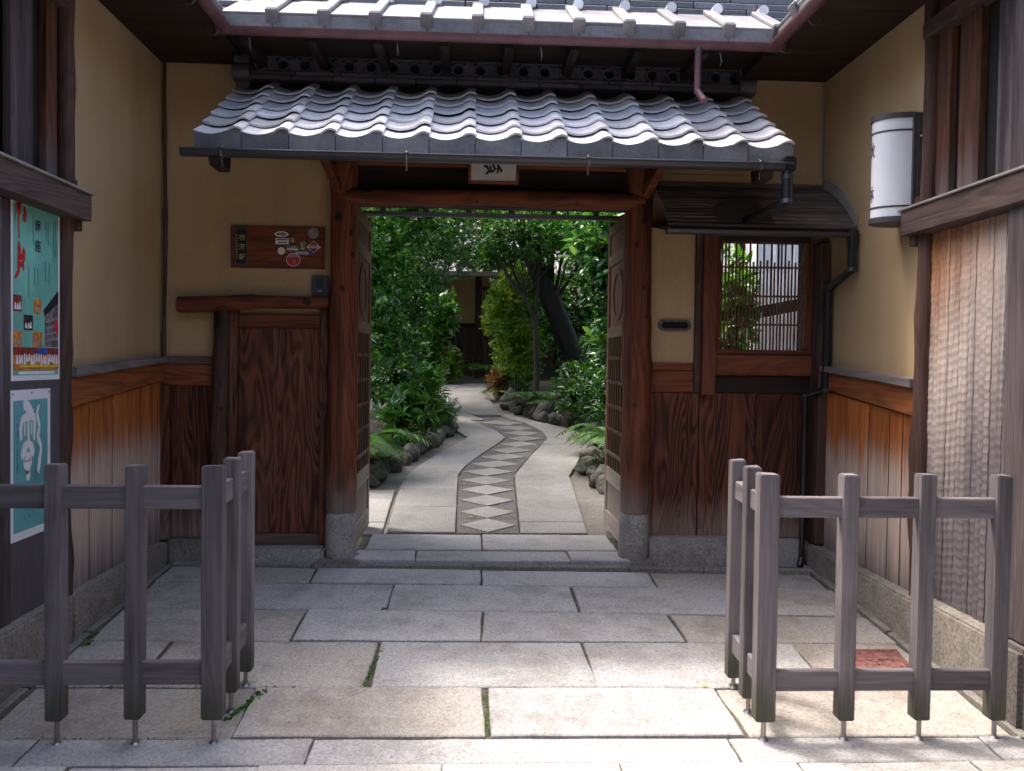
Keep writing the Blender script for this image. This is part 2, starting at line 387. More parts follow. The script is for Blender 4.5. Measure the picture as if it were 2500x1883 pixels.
def log_r(r0, r1, n, amp, seed, flare=0.0):
    rr = random.Random(seed); ks = [(rr.uniform(.05, .95), rr.uniform(.4, 1)) for _ in range(max(2, n // 5))]
    return [(r0 + (r1 - r0) * i / (n - 1)) * (1 + amp * sum(k * math.exp(-((i / (n - 1) - c) / .035) ** 2) for c, k in ks)) for i in range(n)]
def text_mb(body, size, to_world, jitter=0):
    """lettering: Japanese or latin text as a flat mesh; to_world maps (x, y) to a world point"""
    cu = bpy.data.curves.new('lettering', 'FONT'); cu.body = body; cu.size = size; cu.align_x = 'CENTER'; cu.align_y = 'CENTER'; cu.resolution_u = 2
    cu.offset = size * .012
    ob = bpy.data.objects.new('lettering_tmp', cu); COL.objects.link(ob); bpy.context.view_layer.update()
    me = bpy.data.meshes.new_from_object(ob.evaluated_get(bpy.context.evaluated_depsgraph_get()))
    mb = MB(); mb.add([to_world(v.co.x, v.co.y) for v in me.vertices], [tuple(p.vertices) for p in me.polygons])
    bpy.data.objects.remove(ob); bpy.data.curves.remove(cu); bpy.data.meshes.remove(me)
    return mb
def vertical_text(s, size, cx, top, f, gap=1.08):
    mb = MB()
    for i, ch in enumerate(s):
        if ch == ' ': continue
        t = text_mb(ch, size, lambda x, y, i=i: f(cx + x, top - size * gap * (i + .5) + y)); mb.add(t.v, t.f)
    return mb
def stroke(pts, ws, f, n=5):
    """brush stroke as a flat ribbon through pts (2D) with widths ws"""
    P = [Vector((*p, 0)) for p in pts]; vs = []; fs = []; k = len(P)
    def cat(i, t):
        a, b, c, d = P[max(i - 1, 0)], P[i], P[min(i + 1, k - 1)], P[min(i + 2, k - 1)]
        return .5 * ((2 * b) + (c - a) * t + (2 * a - 5 * b + 4 * c - d) * t * t + (3 * b - a - 3 * c + d) * t ** 3)
    line = []; wl = []
    for i in range(k - 1):
        for j in range(n): line.append(cat(i, j / n)); wl.append(ws[i] + (ws[i + 1] - ws[i]) * j / n)
    line.append(P[-1]); wl.append(ws[-1])
    for i, p in enumerate(line):
        d = (line[min(i + 1, len(line) - 1)] - line[max(i - 1, 0)]).normalized(); nn = Vector((-d.y, d.x, 0)) * wl[i] / 2
        vs += [f(p.x + nn.x, p.y + nn.y), f(p.x - nn.x, p.y - nn.y)]
    fs = [(2 * i, 2 * i + 1, 2 * i + 3, 2 * i + 2) for i in range(len(line) - 1)]
    return MB().add(vs, fs)
def strokes(fk, specs):
    return join(*[stroke(p_, w_, fk(.12 * i)) for i, (p_, w_) in enumerate(specs)])
def join(*mbs):
    m = MB()
    for b in mbs: m.add(b.v, b.f)
    return m

# ================================================================ GROUND AND PAVING
mb = MB(); ys = [-60, -12, -6, -2.41] + [-2.41 + (2.21) * i / 6 for i in range(1, 7)] + [.6] + [.6 + i * .9 for i in range(1, 26)] + [40, 120]
xs = [-90, -20, -8, -4, -2, -1, 0, 1, 2, 4, 8, 20, 90]
def gh(y): return (zg(y) if y < .3 else zt(y)) - .06
mb.add([(x, y, gh(y)) for y in ys for x in xs], [(j * len(xs) + i, j * len(xs) + i + 1, (j + 1) * len(xs) + i + 1, (j + 1) * len(xs) + i) for j in range(len(ys) - 1) for i in range(len(xs) - 1)])
o = link('ground', mb.mesh('ground'), 'soil'); setp(o, kind='structure')

# street sheet
mb = MB().add([(-30, -2.30, -.1700), (30, -2.30, -.1700), (30, -14, -.1700), (-30, -14, -.1700)], [(0, 3, 2, 1)])
setp(link('street', mb.mesh('street'), 'asphalt'), kind='structure')

# forecourt: bed of joint earth plus every slab
mb = MB(); nb = 14
for i in range(nb + 1):
    y = .1 + (-2.46 - .1) * i / nb
    mb.v += [(-2.3, y, zg(y) - .013), (2.6, y, zg(y) - .013)]
mb.f = [(2 * i, 2 * i + 1, 2 * i + 3, 2 * i + 2) for i in range(nb)]
court = setp(link('forecourt_paving', mb.mesh('forecourt_paving'), 'mortar'), kind='structure')
LN = [(-.235, -.035), (-.515, -.040), (-.930, -.038), (-1.328, -.015), (-1.816, -.014), (-2.226, -.006), (-2.405, -.004), (-3.05, 0)]
def ly(i, x): return LN[i][0] + LN[i][1] * (x - .06)
ROWS = [(0, [-1.755, -.892, .078, 1.06, 2.05]), (1, [-1.755, -1.36, -.416, .569, 1.60, 2.05]), (2, [-1.755, -.832, .071, 1.034, 2.05]),
        (3, [-1.755, -1.359, -.404, .545, 1.52, 2.05]), (4, [-1.755, -.849, .077, 1.03, 2.05]),
        (5, [-2.5, -1.52, -.55, .96, 1.90, 2.6]), (6, [-2.6, -1.95, -1.33, -.70, -.082, .532, 1.15, 1.77, 2.39])]
def slab(x0, x1, y0a, y0b, y1a, y1b, zf, gap, rr, name, parent, mat, lean=0.0, th=.05, bev=.006):
    """quad slab; front edge y0a..y0b (nearer the street), back edge y1a..y1b; slightly ragged edges"""
    pts = []; g = gap / 2
    def edge(p, q, n):
        return [(p[0] + (q[0] - p[0]) * i / n, p[1] + (q[1] - p[1]) * i / n) for i in range(n)]
    A = (x0 + g + lean * rr.uniform(-1, 1), y0a + g); B = (x1 - g + lean * rr.uniform(-1, 1), y0b + g); Cc = (x1 - g + lean * rr.uniform(-1, 1), y1b - g); D = (x0 + g + lean * rr.uniform(-1, 1), y1a - g)
    nx = max(2, int((x1 - x0) / .12)); ny = 3
    ring = edge(A, B, nx) + edge(B, Cc, ny) + edge(Cc, D, nx) + edge(D, A, ny)
    ring = [(x + rr.uniform(-1, 1) * .0036, y + rr.uniform(-1, 1) * .0036) for x, y in ring]
    dz = rr.uniform(-.004, .005)
    n = len(ring); mb = MB(); inset = bev; cx = (x0 + x1) / 2; cy = (y0a + y1a) / 2
    def ins(p): 
        dx = inset if p[0] < x0 + .03 else (-inset if p[0] > x1 - .03 else 0); yl = y0a + (y0b - y0a) * (p[0] - x0) / (x1 - x0); yh = y1a + (y1b - y1a) * (p[0] - x0) / (x1 - x0)
        dy = inset if p[1] < yl + .025 else (-inset if p[1] > yh - .025 else 0)
        return (p[0] + dx, p[1] + dy)
    low = [(x, y, zf(y) - th) for x, y in ring]; mid = [(x, y, zf(y) + dz - bev * .8) for x, y in ring]; top = [(*ins(p), zf(ins(p)[1]) + dz) for p in ring]
    mb.v = low + mid + top
    for i in range(n):
        j = (i + 1) % n; mb.f += [(i, j, n + j, n + i), (n + i, n + j, 2 * n + j, 2 * n + i)]
    mb.f.append(tuple(range(2 * n, 3 * n)))
    return part(name, mb, mat, parent, fix=False)
rr = random.Random(3)
for i, js in ROWS:
    for a, b in zip(js[:-1], js[1:]):
        mat = 'kerb' if i == 6 else ('paving' if i == 5 else ('paving_warm' if (a < -1.4 or b > 1.9 or (i in (3, 4) and a < -.84)) else 'paving'))
        slab(a, b, ly(i + 1, a), ly(i + 1, b), ly(i, a), ly(i, b), zg, .016 if i < 5 else .008, rr, 'paving_stone', court, mat, lean=.014 if i < 5 else .002)
# drain strips along the foot of the plinths
for nm, x0, x1 in (('left', -1.805, -1.757), ('right', 2.052, 2.10)):
    for k in range(4):
        y1 = -.06 - k * .58; y0 = y1 - .572
        slab(x0, x1, y0, y0, y1, y1, lambda y: zg(y) + .006, .008, rr, 'drain_kerb', court, 'gravel', 0, .04, .008)
for x0, x1 in ((-1.755, -.93), (-.93, .02), (.02, .96), (.96, 1.40), (1.40, 2.05)):
    slab(x0, x1, ly(0, x0) , ly(0, x1), ly(0, x0) + .055, ly(0, x1) + .055, lambda y: .022, .010, rr, 'kerb_stone', court, 'gravel', 0, .05, .010)

# threshold slabs between the gate posts
thr = setp(link('threshold_paving', MB().add([(-.9, -.19, .022), (1.15, -.19, .022), (1.15, .60, .022), (-.9, .60, .022)], [(0, 1, 2, 3)]).mesh('threshold_paving'), 'mortar'), kind='structure')
for x0, x1, y0, y1 in ((-.70, -.325, -.175, .09), (-.325, .617, -.185, .075), (.617, .98, -.20, .065), (-.66, .085, .10, .58), (.085, .95, .085, .575)):
    slab(x0, x1, y0, y0 - .012, y1, y1 - .012, lambda y: .045, .010, rr, 'paving_stone', thr, 'paving', .004)

# brick-red utility cover set flush in the slabs, its rim and cross lines
uc = thing('utility_cover', 'rusty red square utility cover set flush in the paving slabs', 'drain cover', (1.83, -1.57, zg(-1.57)))
def q(pts, z): return [(x, y, zg(y) + z) for x, y in pts]
def plate(x0, x1, y0, y1, z, th=.008, sh=-.03):
    p = [(x0 + sh, y0), (x1 + sh, y0), (x1, y1), (x0, y1)]
    return MB().hexa(q(p, z - th) + q(p, z))
part('lid', plate(1.735, 1.965, -1.665, -1.475, .009, .03), 'redcover', uc, .002)
part('rim', join(plate(1.715, 1.735, -1.685, -1.455, .010), plate(1.965, 1.985, -1.685, -1.455, .010), plate(1.737, 1.963, -1.687, -1.667, .0105, .008, -.03), plate(1.737, 1.963, -1.473, -1.453, .0105, .008, 0)), 'redcover', uc)
part('raised_mark', join(plate(1.80, 1.90, -1.575, -1.562, .012, .004, -.01), plate(1.843, 1.857, -1.63, -1.51, .013, .004)), 'redcover', uc)

# fallen leaf
lf = MB(); lf.add([(.955, -1.835, zg(-1.83) + .006), (.985, -1.815, zg(-1.82) + .012), (1.005, -1.83, zg(-1.83) + .008), (.982, -1.845, zg(-1.84) + .016)], [(0, 1, 3), (1, 2, 3)])
single('fallen_leaf', lf, 'leaf_fallen', 'curled yellow leaf fallen on the slabs by the short fence', 'leaf')
# ================================================================ GATEHOUSE (facade, main eave)
gh_ = thing('gatehouse', 'ochre plaster front wall of the gatehouse under a long flat tiled eave', 'building', (.15, .06, 0))
wall = part('wall', MB().box(-1.93, -.86, 0, .12, -.1, 3.25), 'plaster', gh_)
part('wall', join(MB().box(1.09, 1.53, 0, .12, -.1, 3.25), MB().box(1.53, 2.13, 0, .12, -.1, 1.32), MB().box(1.53, 2.13, 0, .12, 2.03, 3.25), MB().box(2.13, 2.24, 0, .12, -.1, 3.25)), 'plaster', gh_)
part('wall', MB().box(-.86, 1.09, .005, .115, 2.44, 3.25), 'plaster', gh_)
# left of the gate: rails, board and stone foot
part('rail', MB().box(-1.872, -1.562, -.030, -.002, 1.197, 1.243), 'capx', gh_, .003)
part('rail', MB().box(-1.872, -1.562, -.022, -.002, 1.066, 1.194), 'railx', gh_, .003)
part('corner_post', MB().box(-1.872, -1.815, -.050, -.002, .13, 1.064), 'board', gh_, .004)
part('plank', MB().box(-1.812, -1.690, -.014, -.002, .14, 1.064), 'board', gh_, .002)
part('plank', MB().box(-1.688, -1.562, -.013, -.002, .14, 1.064), 'board', gh_, .002)
part('plinth_stone', MB().box(-1.80, -1.31, -.10, -.001, -.04, .135), 'plinth', gh_, .012, 2)
part('plinth_stone', MB().box(-1.305, -.868, -.165, -.001, -.04, .100), 'postbase', gh_, .016, 2)
# right of the gate
part('rail', MB().box(1.105, 1.384, -.022, -.002, 1.198, 1.243), 'railx', gh_, .003)
part('rail', MB().box(1.105, 1.384, -.032, -.002, 1.064, 1.195), 'railx', gh_, .003)
for a, b in ((1.104, 1.424), (1.427, 1.782), (1.785, 2.118)):
    part('plank', MB().box(a + .003, b - .003, -.016 - .002 * random.random(), -.002, .155, 1.061), 'board', gh_, .002)
part('board_backing', MB().box(1.108, 2.115, -.0118, -.001, .160, 1.055), 'black_void', gh_)
part('board_backing', MB().box(-1.81, -1.565, -.0095, -.001, .145, 1.058), 'black_void', gh_)
part('corner_post', MB().box(2.121, 2.181, -.17, -.002, .14, 1.99), 'post_dark', gh_, .006)
part('plinth_stone', MB().box(1.092, 1.742, -.105, -.001, -.06, .165), 'postbase', gh_, .018, 2)
part('plinth_stone', MB().box(1.75, 2.085, -.095, -.001, -.06, .150), 'postbase', gh_, .014, 2)
# main eave: deck, soffit, tiles, ridge, gutter
def zr(y): return 3.055 + .56 * (y + .62)
deck = part('roof', MB().prism([(-.60, zr(-.60) - .055), (-.60, zr(-.60) - .012), (.35, zr(.35) - .012), (1.30, zr(-.60) - .1), (1.30, zr(-.60) - .15), (.35, zr(.35) - .055)], 'X', -2.6, 2.9), 'dark', gh_)
part('soffit', MB().box(-1.90, 2.20, -.56, -.002, 3.052 - .035, 3.052), 'dark', gh_)
part('fascia', MB().box(-1.335, 1.645, -.585, -.562, 2.985, 3.05), 'dark', gh_)
for k in range(9):
    x = -1.25 + k * .36
    part('rafter', MB().box(x - .025, x + .025, -.56, -.002, 2.955, 3.015), 'darky', gh_)
TW = .2735; sl = math.atan(.56)
m_flat = MB()
m_flat.box(-TW / 2 + .003, TW / 2 - .003, -.012, .46, 0, .020); m_flat = m_flat.mesh('flat_tile', (0, 0, 0), .004); m_flat.materials.append(M['tile_flat'])
m_apr = MB().box(-TW / 2 + .002, TW / 2 - .002, -.012, .012, -.088, .005).mesh('eave_apron', (0, 0, 0), .004); m_apr.materials.append(M['apron'])
m_str = MB().box(-.031, .031, -.020, .46, .018, .042); m_str.box(-.033, .033, -.034, -.021, -.070, .038); m_str = m_str.mesh('cover_strip', (0, 0, 0), .005); m_str.materials.append(M['tile_flat'])
for k in range(11):
    x = -1.351 + TW * (k + .5)
    t_ = inst('flat_tile', m_flat, None, deck, (x, -.62, zr(-.62) + .012 + random.uniform(-.002, .002)), (sl, 0, 0))
    inst('apron', m_apr, None, deck, (x, -.625, zr(-.62) + .004))
    inst('cover_strip', m_str, None, deck, (x + TW / 2 - .004, -.625, zr(-.62) + .012), (sl, 0, random.uniform(-.03, .03)))
# ridge of thin layered tiles with round studs
for lay in range(9):
    n = 10 + lay % 3; w = 4.6 / n
    for k in range(n):
        part('ridge_tile', MB().box(-2.15 + k * w + .003, -2.15 + (k + 1) * w - .003, -.235 + lay * .02, .15, 3.262 + lay * .047, 3.300 + lay * .047), 'tile_dark', gh_, .004)
for k in range(14):
    x = -1.6 + k * .275
    part('ridge_stud', MB().tube([(x, -.262, 3.332), (x, -.19, 3.332)], .030, 14), 'tile', gh_, smooth=True)
def halfpipe(axis, a, b, c, z, r, th=.004, n=10):
    arc = [(c + r * math.cos(math.pi + math.pi * i / n), z + r * math.sin(math.pi + math.pi * i / n)) for i in range(n + 1)]
    ina = [(c + (r - th) * math.cos(math.pi + math.pi * i / n), z + (r - th) * math.sin(math.pi + math.pi * i / n)) for i in range(n, -1, -1)]
    vs = []; poly = arc + ina; k = len(poly)
    def P(p, t): return (t, p[0], p[1]) if axis == 'X' else (p[0], t, p[1])
    vs = [P(p, a) for p in poly] + [P(p, b) for p in poly]
    fs = [(i, (i + 1) % k, k + (i + 1) % k, k + i) for i in range(k)]
    m = 2 * (n + 1)
    for base in (0, k):
        fs += [(base + i, base + i + 1, base + m - 2 - i, base + m - 1 - i) for i in range(n)]
    return MB().add(vs, fs)
gut = part('gutter', halfpipe('X', -1.365, 1.685, -.645, 2.985, .036), 'gutter_red', gh_, smooth=True)
for x in (-1.20, -.42, .35, 1.33):
    part('gutter_hook', MB().tube([(x, -.60, 2.99), (x, -.612, 2.95), (x + .004, -.645, 2.935), (x + .01, -.66, 2.88), (x + .008, -.64, 2.868)], .0032, 6), 'gutter', gh_, smooth=True)

# ================================================================ SIDE HOUSES
def side(left):
    s = 1 if left else -1; X0 = -1.877 if left else 2.185
    def bx(d0, d1, y0, y1, z0, z1):
        xa, xb = sorted((X0 + s * d0, X0 + s * d1)); return MB().box(xa, xb, y0, y1, z0, z1)
    def X(d): return X0 + s * d
    lab = ('ochre plaster side house with teal posters on its weathered boards' if left else 'ochre plaster side house with wall lantern and pale adzed boarding')
    h = thing('side_house', lab, 'building', (X0 - s * .5, -1.2, 0))
    part('body', bx(-4.0, -.035, -4.2, .45, -.35, 3.0), 'black_void', h)
    part('wall', bx(-.03, 0, -1.262, -.001, .1, 3.06), 'plaster', h)
    # sloping rails over the lower boards
    def srail(d0, d1, zt0, zt1, zb0, zb1, y0=-1.245, y1=-.002):
        xa, xb = sorted((X(d0), X(d1)))
        return MB().hexa([(xa, y0, zb1), (xb, y0, zb1), (xb, y1, zb0), (xa, y1, zb0), (xa, y0, zt1), (xb, y0, zt1), (xb, y1, zt0), (xa, y1, zt0)])
    part('board_backing', bx(.0004, .0122, -1.243, -.062 if left else -.18, .104, .985), 'black_void', h)
    yc = -.055 if left else -.172
    part('rail_cap', srail(.001, .060, 1.238, 1.182, 1.205, 1.135, -1.245, yc), 'cap', h, .004)
    part('rail', srail(.001, .034, 1.203, 1.133, 1.098, .996, -1.245, yc), 'rail_o', h, .003)
    js = [-1.245, -1.019, -.748, -.453, -.102, -.054] if left else [-1.245, -1.10, -.965, -.733, -.446, -.174]
    js = sorted(js)
    for a, b in zip(js[:-1], js[1:]):
        m = MB(); d1 = .016 + random.uniform(-.002, .002); za = 1.095 + (b * .082); zb = 1.095 + (a * .082)
        xa, xb = sorted((X(.001), X(d1)))
        m.hexa([(xa, a + .006, .10), (xb, a + .006, .10), (xb, b - .006, .10), (xa, b - .006, .10), (xa, a + .006, zb), (xb, a + .006, zb), (xb, b - .006, za), (xa, b - .006, za)])
        part('plank', m, 'sideboard', h, .0025)
    # stone plinth
    segs = [(-.62, -.10), (-1.32, -.625), (-2.02, -1.325), (-2.9, -2.025)] if left else [(-.70, -.10), (-1.40, -.705), (-2.035, -1.405)]
    for k, (a, b) in enumerate(segs):
        part('plinth_stone', bx(-.03, .075 if left else .09, a, b - .003, -.22, (.132 if k < 2 else .145) + (.015 if not left and k == 2 else 0)), 'plinth', h, .010, 2)
    # round weathered post at the end of the plaster
    pts = log_pts((X(.012), -1.285, .12), (X(.012), -1.285, 3.05), 40, .009, 5 if left else 9)
    part('post', MB().tube(pts, .03, 14, True, log_r(.040, .036, 40, .28, 3 if left else 8), .06, 4), 'post_dark', h, smooth=True)
    y_end = -2.6
    # sill with thin metal capping, lattice above
    zs = 1.985 if left else 1.995
    part('sill', bx(.0, .105, y_end, -1.205, zs - .125, zs - .004), 'sill', h, .004)
    part('sill_capping', bx(.0, .118, y_end, -1.192, zs - .003, zs + .007), 'lead', h, .002)
    part('sill_wedge', bx(.0, .045, -1.262, -1.215, zs + .01, zs + .065), 'post_dark', h, .004)
    part('sill_bracket', bx(.0, .07, -1.270, -1.222, zs - .175, zs - .128), 'post_dark', h, .004)
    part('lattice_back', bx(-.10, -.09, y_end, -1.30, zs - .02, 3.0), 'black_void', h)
    slats = ([(-1.42, -1.325, .0, 'bay_brown'), (-1.735, -1.565, .012, 'bay_gray'), (-1.562, -1.475, -.035, 'bay_brown'), (-1.98, -1.80, .0, 'bay_gray'), (-2.2, -2.05, .0, 'bay_brown')] if left else
             [(-1.435, -1.318, .0, 'bay_brown'), (-1.665, -1.51, .0, 'bay_brown'), (-2.02, -1.815, .012, 'bay_gray'), (-2.3, -2.12, 0, 'bay_gray')])
    for a, b, d, mt in slats:
        part('slat', bx(d - .035, d + .004, a, b, zs + .005, 2.96), mt, h, .004)
        part('slat', bx(-.085, -.06, a - .085, a - .012, zs + .005, 2.96), 'bay_brown', h, .003)
    for z in (2.18, 2.62):
        part('lattice_bar', bx(-.058, -.036, y_end, -1.31, z, z + .035), 'sill', h, .003)
    part('head_beam', bx(-.03, .05, y_end, -1.262, 2.80, 2.875), 'sill', h, .004)
    part('transom', bx(-.09, -.03, y_end, -1.30, 2.88, 3.0), 'darky', h)
    # boards below the sill
    if left:
        for a, b in ((-1.46, -1.325), (-1.60, -1.462), (-1.754, -1.602)):
            part('plank', bx(.001, .017 + random.uniform(-.002, .002), a, b, .10, zs - .127), 'bay_tall', h, .003)
        part('frame_post', bx(.0, .024, -1.90, -1.757, .10, zs - .127), 'bay_gray', h, .006)
        part('plank', bx(.001, .014, -2.55, -1.905, .10, zs - .127), 'bay_tall', h, .003)
    else:
        n = 16; w = (1.985 - 1.322) / n; rr = random.Random(4)
        for k in range(n):
            y1 = -1.322 - k * w; y0 = y1 - w + .0015; m = MB(); ph = rr.uniform(0, 1); nz = 4 * 46; vs = []
            d_ = .014 + rr.uniform(-.002, .003)
            for i in range(nz + 1):
                z = .10 + (zs - .127 - .10) * i / nz; t = (i / 4 + ph) % 1
                dd = d_ + .0020 * (abs(2 * t - 1) ** 1.6 - .5) + .0012 * math.sin(i * .37 + k)
                vs += [(X(dd - .003), y0, z), (X(dd), y0 + w * .3, z), (X(dd), y1 - w * .3, z), (X(dd - .003), y1, z), (X(0), y1, z), (X(0), y0, z)]
            fs = []
            for i in range(nz):
                for j in range(6): fs.append((6 * i + j, 6 * i + (j + 1) % 6, 6 * i + 6 + (j + 1) % 6, 6 * i + 6 + j))
            m.add(vs, fs); part('adzed_strip', m, 'adze', h)
        part('frame_post', bx(.0, .075, -2.20, -2.00, .18, 3.0), 'bay_gray', h, .008)
        part('footing_stone', bx(-.06, .115, -2.225, -2.045, -.22, .178), 'footing', h, .02, 2)
        part('plank', bx(.001, .014, -2.6, -2.205, .10, zs - .127), 'bay_gray', h, .003)
    # eave: soffit, rafters, tiles, gutter
    e = .53
    xe = X(e)
    rf = MB(); prof = [(X(e - .02), 3.01), (X(e - .02), 3.055), (X(-2.2), 3.055 + .56 * (2.2 + e)), (X(-2.2), 3.0)]
    roof = part('roof', rf.prism(prof, 'Y', -4.4, .45), 'dark', h)
    part('soffit', bx(.0, e - .02, -4.3, -.01, 3.005, 3.03), 'dark', h)
    for k in range(13):
        y = -.655 - TW * (k + .5)
        if left: rot = (sl, 0, -math.pi / 2)
        else: rot = (sl, 0, math.pi / 2)
        inst('apron', m_apr, None, roof, (xe, y, zr(-.62) + .004), (0, 0, math.pi / 2))
        inst('flat_tile', m_flat, None, roof, (xe, y, zr(-.62) + .012), (sl, 0, math.pi / 2 if left else -math.pi / 2))
        inst('cover_strip', m_str, None, roof, (xe, y - TW / 2, zr(-.62) + .012), (sl, 0, math.pi / 2 if left else -math.pi / 2))
    part('gutter', halfpipe('Y', -4.3, -.66, xe + s * .025, 2.985, .036), 'gutter_red', h, smooth=True)
    for y in (-.74, -1.12, -1.5, -2.0):
        part('gutter_hook', MB().tube([(X(e - .05), y, 2.99), (X(e - .06), y, 2.945), (X(e - .04), y, 2.915), (X(e + .0), y, 2.912), (X(e + .02), y, 2.935)], .004, 6), 'gutter', h, smooth=True)
    if left:
        part('corner_rod', MB().tube(log_pts((X(.022), -.02, 1.24), (X(.022), -.02, 3.0), 30, .004, 2), .012, 8, True, log_r(.012, .010, 30, .35, 6), .05), 'post_dark', h, smooth=True)
    return h
H_L = side(True); H_R = side(False)
cb = MB().tube(log_pts((2.173, -.012, 2.39), (2.173, -.012, 3.02), 24, .003, 4), .0055, 6)
single('cable', cb, 'lead', 'thin pale cable running down the plaster corner above the shingle roof', 'cable', smooth=True)
# ================================================================ GATE
gate = thing('wooden_gate', 'cedar log gate with a tiled roof and both doors standing open', 'gate', (.12, 0, 0))
for k, (x, rb, rt) in enumerate(((-.774, .092, .074), (1.014, .087, .083))):
    pts = log_pts((x, -.085, .325), (x - (.0 if k else .0), -.085, 2.46), 46, .006, 20 + k)
    part('post', MB().tube(pts, .08, 26, True, log_r(rb, rt, 46, .10, 30 + k), .022, k), 'log', gate, smooth=True)
    st = MB(); prof = [(.0, .088), (.02, .094), (.10, .096), (.22, .094), (.275, .090), (.292, .080)]
    st.tube([(x, -.085, .03 + z) for z, r in prof], .09, 26, True, [r for z, r in prof], .012, k)
    part('post_base', st, 'postbase', gate, smooth=True)
    part('base_slab', MB().hexa([(x - .135, -.20, .0), (x + .13, -.205, .0), (x + .12, -.0, .0), (x - .12, .0, .0), (x - .13, -.195, .043), (x + .125, -.20, .043), (x + .11, -.0, .047), (x - .11, .0, .047)]), 'gravel', gate, .008, 2)
lp = log_pts((-.775, -.115, 2.208), (1.035, -.115, 2.222), 40, .005, 44)
part('lintel', MB().tube(lp, .05, 22, True, log_r(.047, .054, 40, .07, 45), .02), 'logx', gate, smooth=True)
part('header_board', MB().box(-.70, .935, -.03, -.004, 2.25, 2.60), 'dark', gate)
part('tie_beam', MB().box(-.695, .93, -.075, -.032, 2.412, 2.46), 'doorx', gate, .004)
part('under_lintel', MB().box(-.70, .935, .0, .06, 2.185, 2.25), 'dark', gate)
for s_ in (-1, 1):
    x = -.774 if s_ < 0 else 1.014
    part('brace', MB().beam((x + s_ * .02, -.12, 2.24), (x + s_ * .10, -.42, 2.45), .05, .06), 'logx', gate, .01)
def knot(parent, c, n, r, squash=1.0):
    c, n = Vector(c), Vector(n).normalized(); ref = Vector((0, 0, 1)) if abs(n.z) < .9 else Vector((1, 0, 0)); u = n.cross(ref).normalized(); w = n.cross(u)
    m = MB(); vs = []; k = 14
    for h, q_ in ((-.6, 1.0), (.10, .92), (.28, .6), (.22, .25)):
        for i in range(k):
            a = 2 * math.pi * i / k; e = q_ * (1 + .10 * math.sin(3 * a + r * 900)); vs.append(c + n * h * r + u * math.cos(a) * r * e * squash + w * math.sin(a) * r * e)
    fs = [(j * k + i, j * k + (i + 1) % k, (j + 1) * k + (i + 1) % k, (j + 1) * k + i) for j in range(3) for i in range(k)] + [tuple(3 * k + i for i in range(k))]
    return part('knot', m.add(vs, fs), 'knot', parent, smooth=True)
rk = random.Random(31)
for x, r0, zs_ in ((-.774, .082, (.62, .98, 1.22, 1.47, 1.66, 1.86, 1.99, 2.08)), (1.014, .083, (.66, .80, .98, 1.12, 1.30, 1.52, 1.70, 1.95, 2.10))):
    for z in zs_:
        a = rk.uniform(-.9, .9); knot(gate, (x + r0 * math.sin(a), -.085 - r0 * math.cos(a), z), (math.sin(a), -math.cos(a), rk.uniform(-.1, .2)), rk.uniform(.016, .028), .75)
for x in (-.62, -.33, .02, .33, .62, .86):
    a = rk.uniform(-.6, .6); knot(gate, (x, -.115 - .047 * math.cos(a), 2.213 + .047 * math.sin(a)), (0, -math.cos(a), math.sin(a)), rk.uniform(.012, .018), 1.1)
# canopy deck
CT = .60; cth = math.atan(CT)
def zc(y): return 2.322 + CT * (y + .92)
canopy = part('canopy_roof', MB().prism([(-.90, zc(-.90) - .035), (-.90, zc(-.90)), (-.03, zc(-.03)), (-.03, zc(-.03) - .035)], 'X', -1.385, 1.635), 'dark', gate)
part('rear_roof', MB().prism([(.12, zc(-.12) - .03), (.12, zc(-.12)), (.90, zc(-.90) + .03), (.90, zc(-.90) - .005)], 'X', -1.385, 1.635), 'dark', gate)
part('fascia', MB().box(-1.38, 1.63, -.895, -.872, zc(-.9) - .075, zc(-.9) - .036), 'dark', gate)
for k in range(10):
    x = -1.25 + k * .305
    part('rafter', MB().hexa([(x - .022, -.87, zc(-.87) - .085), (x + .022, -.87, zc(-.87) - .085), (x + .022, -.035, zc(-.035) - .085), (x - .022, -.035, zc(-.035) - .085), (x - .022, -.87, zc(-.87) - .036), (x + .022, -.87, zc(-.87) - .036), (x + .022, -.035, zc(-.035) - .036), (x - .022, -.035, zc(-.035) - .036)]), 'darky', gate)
    part('rear_rafter', MB().beam((x, .14, zc(-.14) - .055), (x, .88, zc(-.88) - .03), .04, .045), 'darky', gate)
part('purlin', MB().box(-1.36, 1.61, -.60, -.53, zc(-.6) - .165, zc(-.6) - .088), 'dark', gate)
part('rear_gutter', halfpipe('X', -1.4, 1.65, .93, 2.305, .032), 'gutter', gate, smooth=True)
part('rear_eave_batten', MB().box(-.95, 1.25, .60, .625, 2.315, 2.345), 'dark', gate)
for x in (-1.28, 1.50):
    part('outrigger', MB().hexa([(x - .03, -.955, 2.188), (x + .03, -.955, 2.188), (x + .03, -.80, 2.188), (x - .03, -.80, 2.188), (x - .03, -.985, 2.224), (x + .03, -.985, 2.224), (x + .03, -.78, 2.268), (x - .03, -.78, 2.268)]), 'dark', gate, .006)
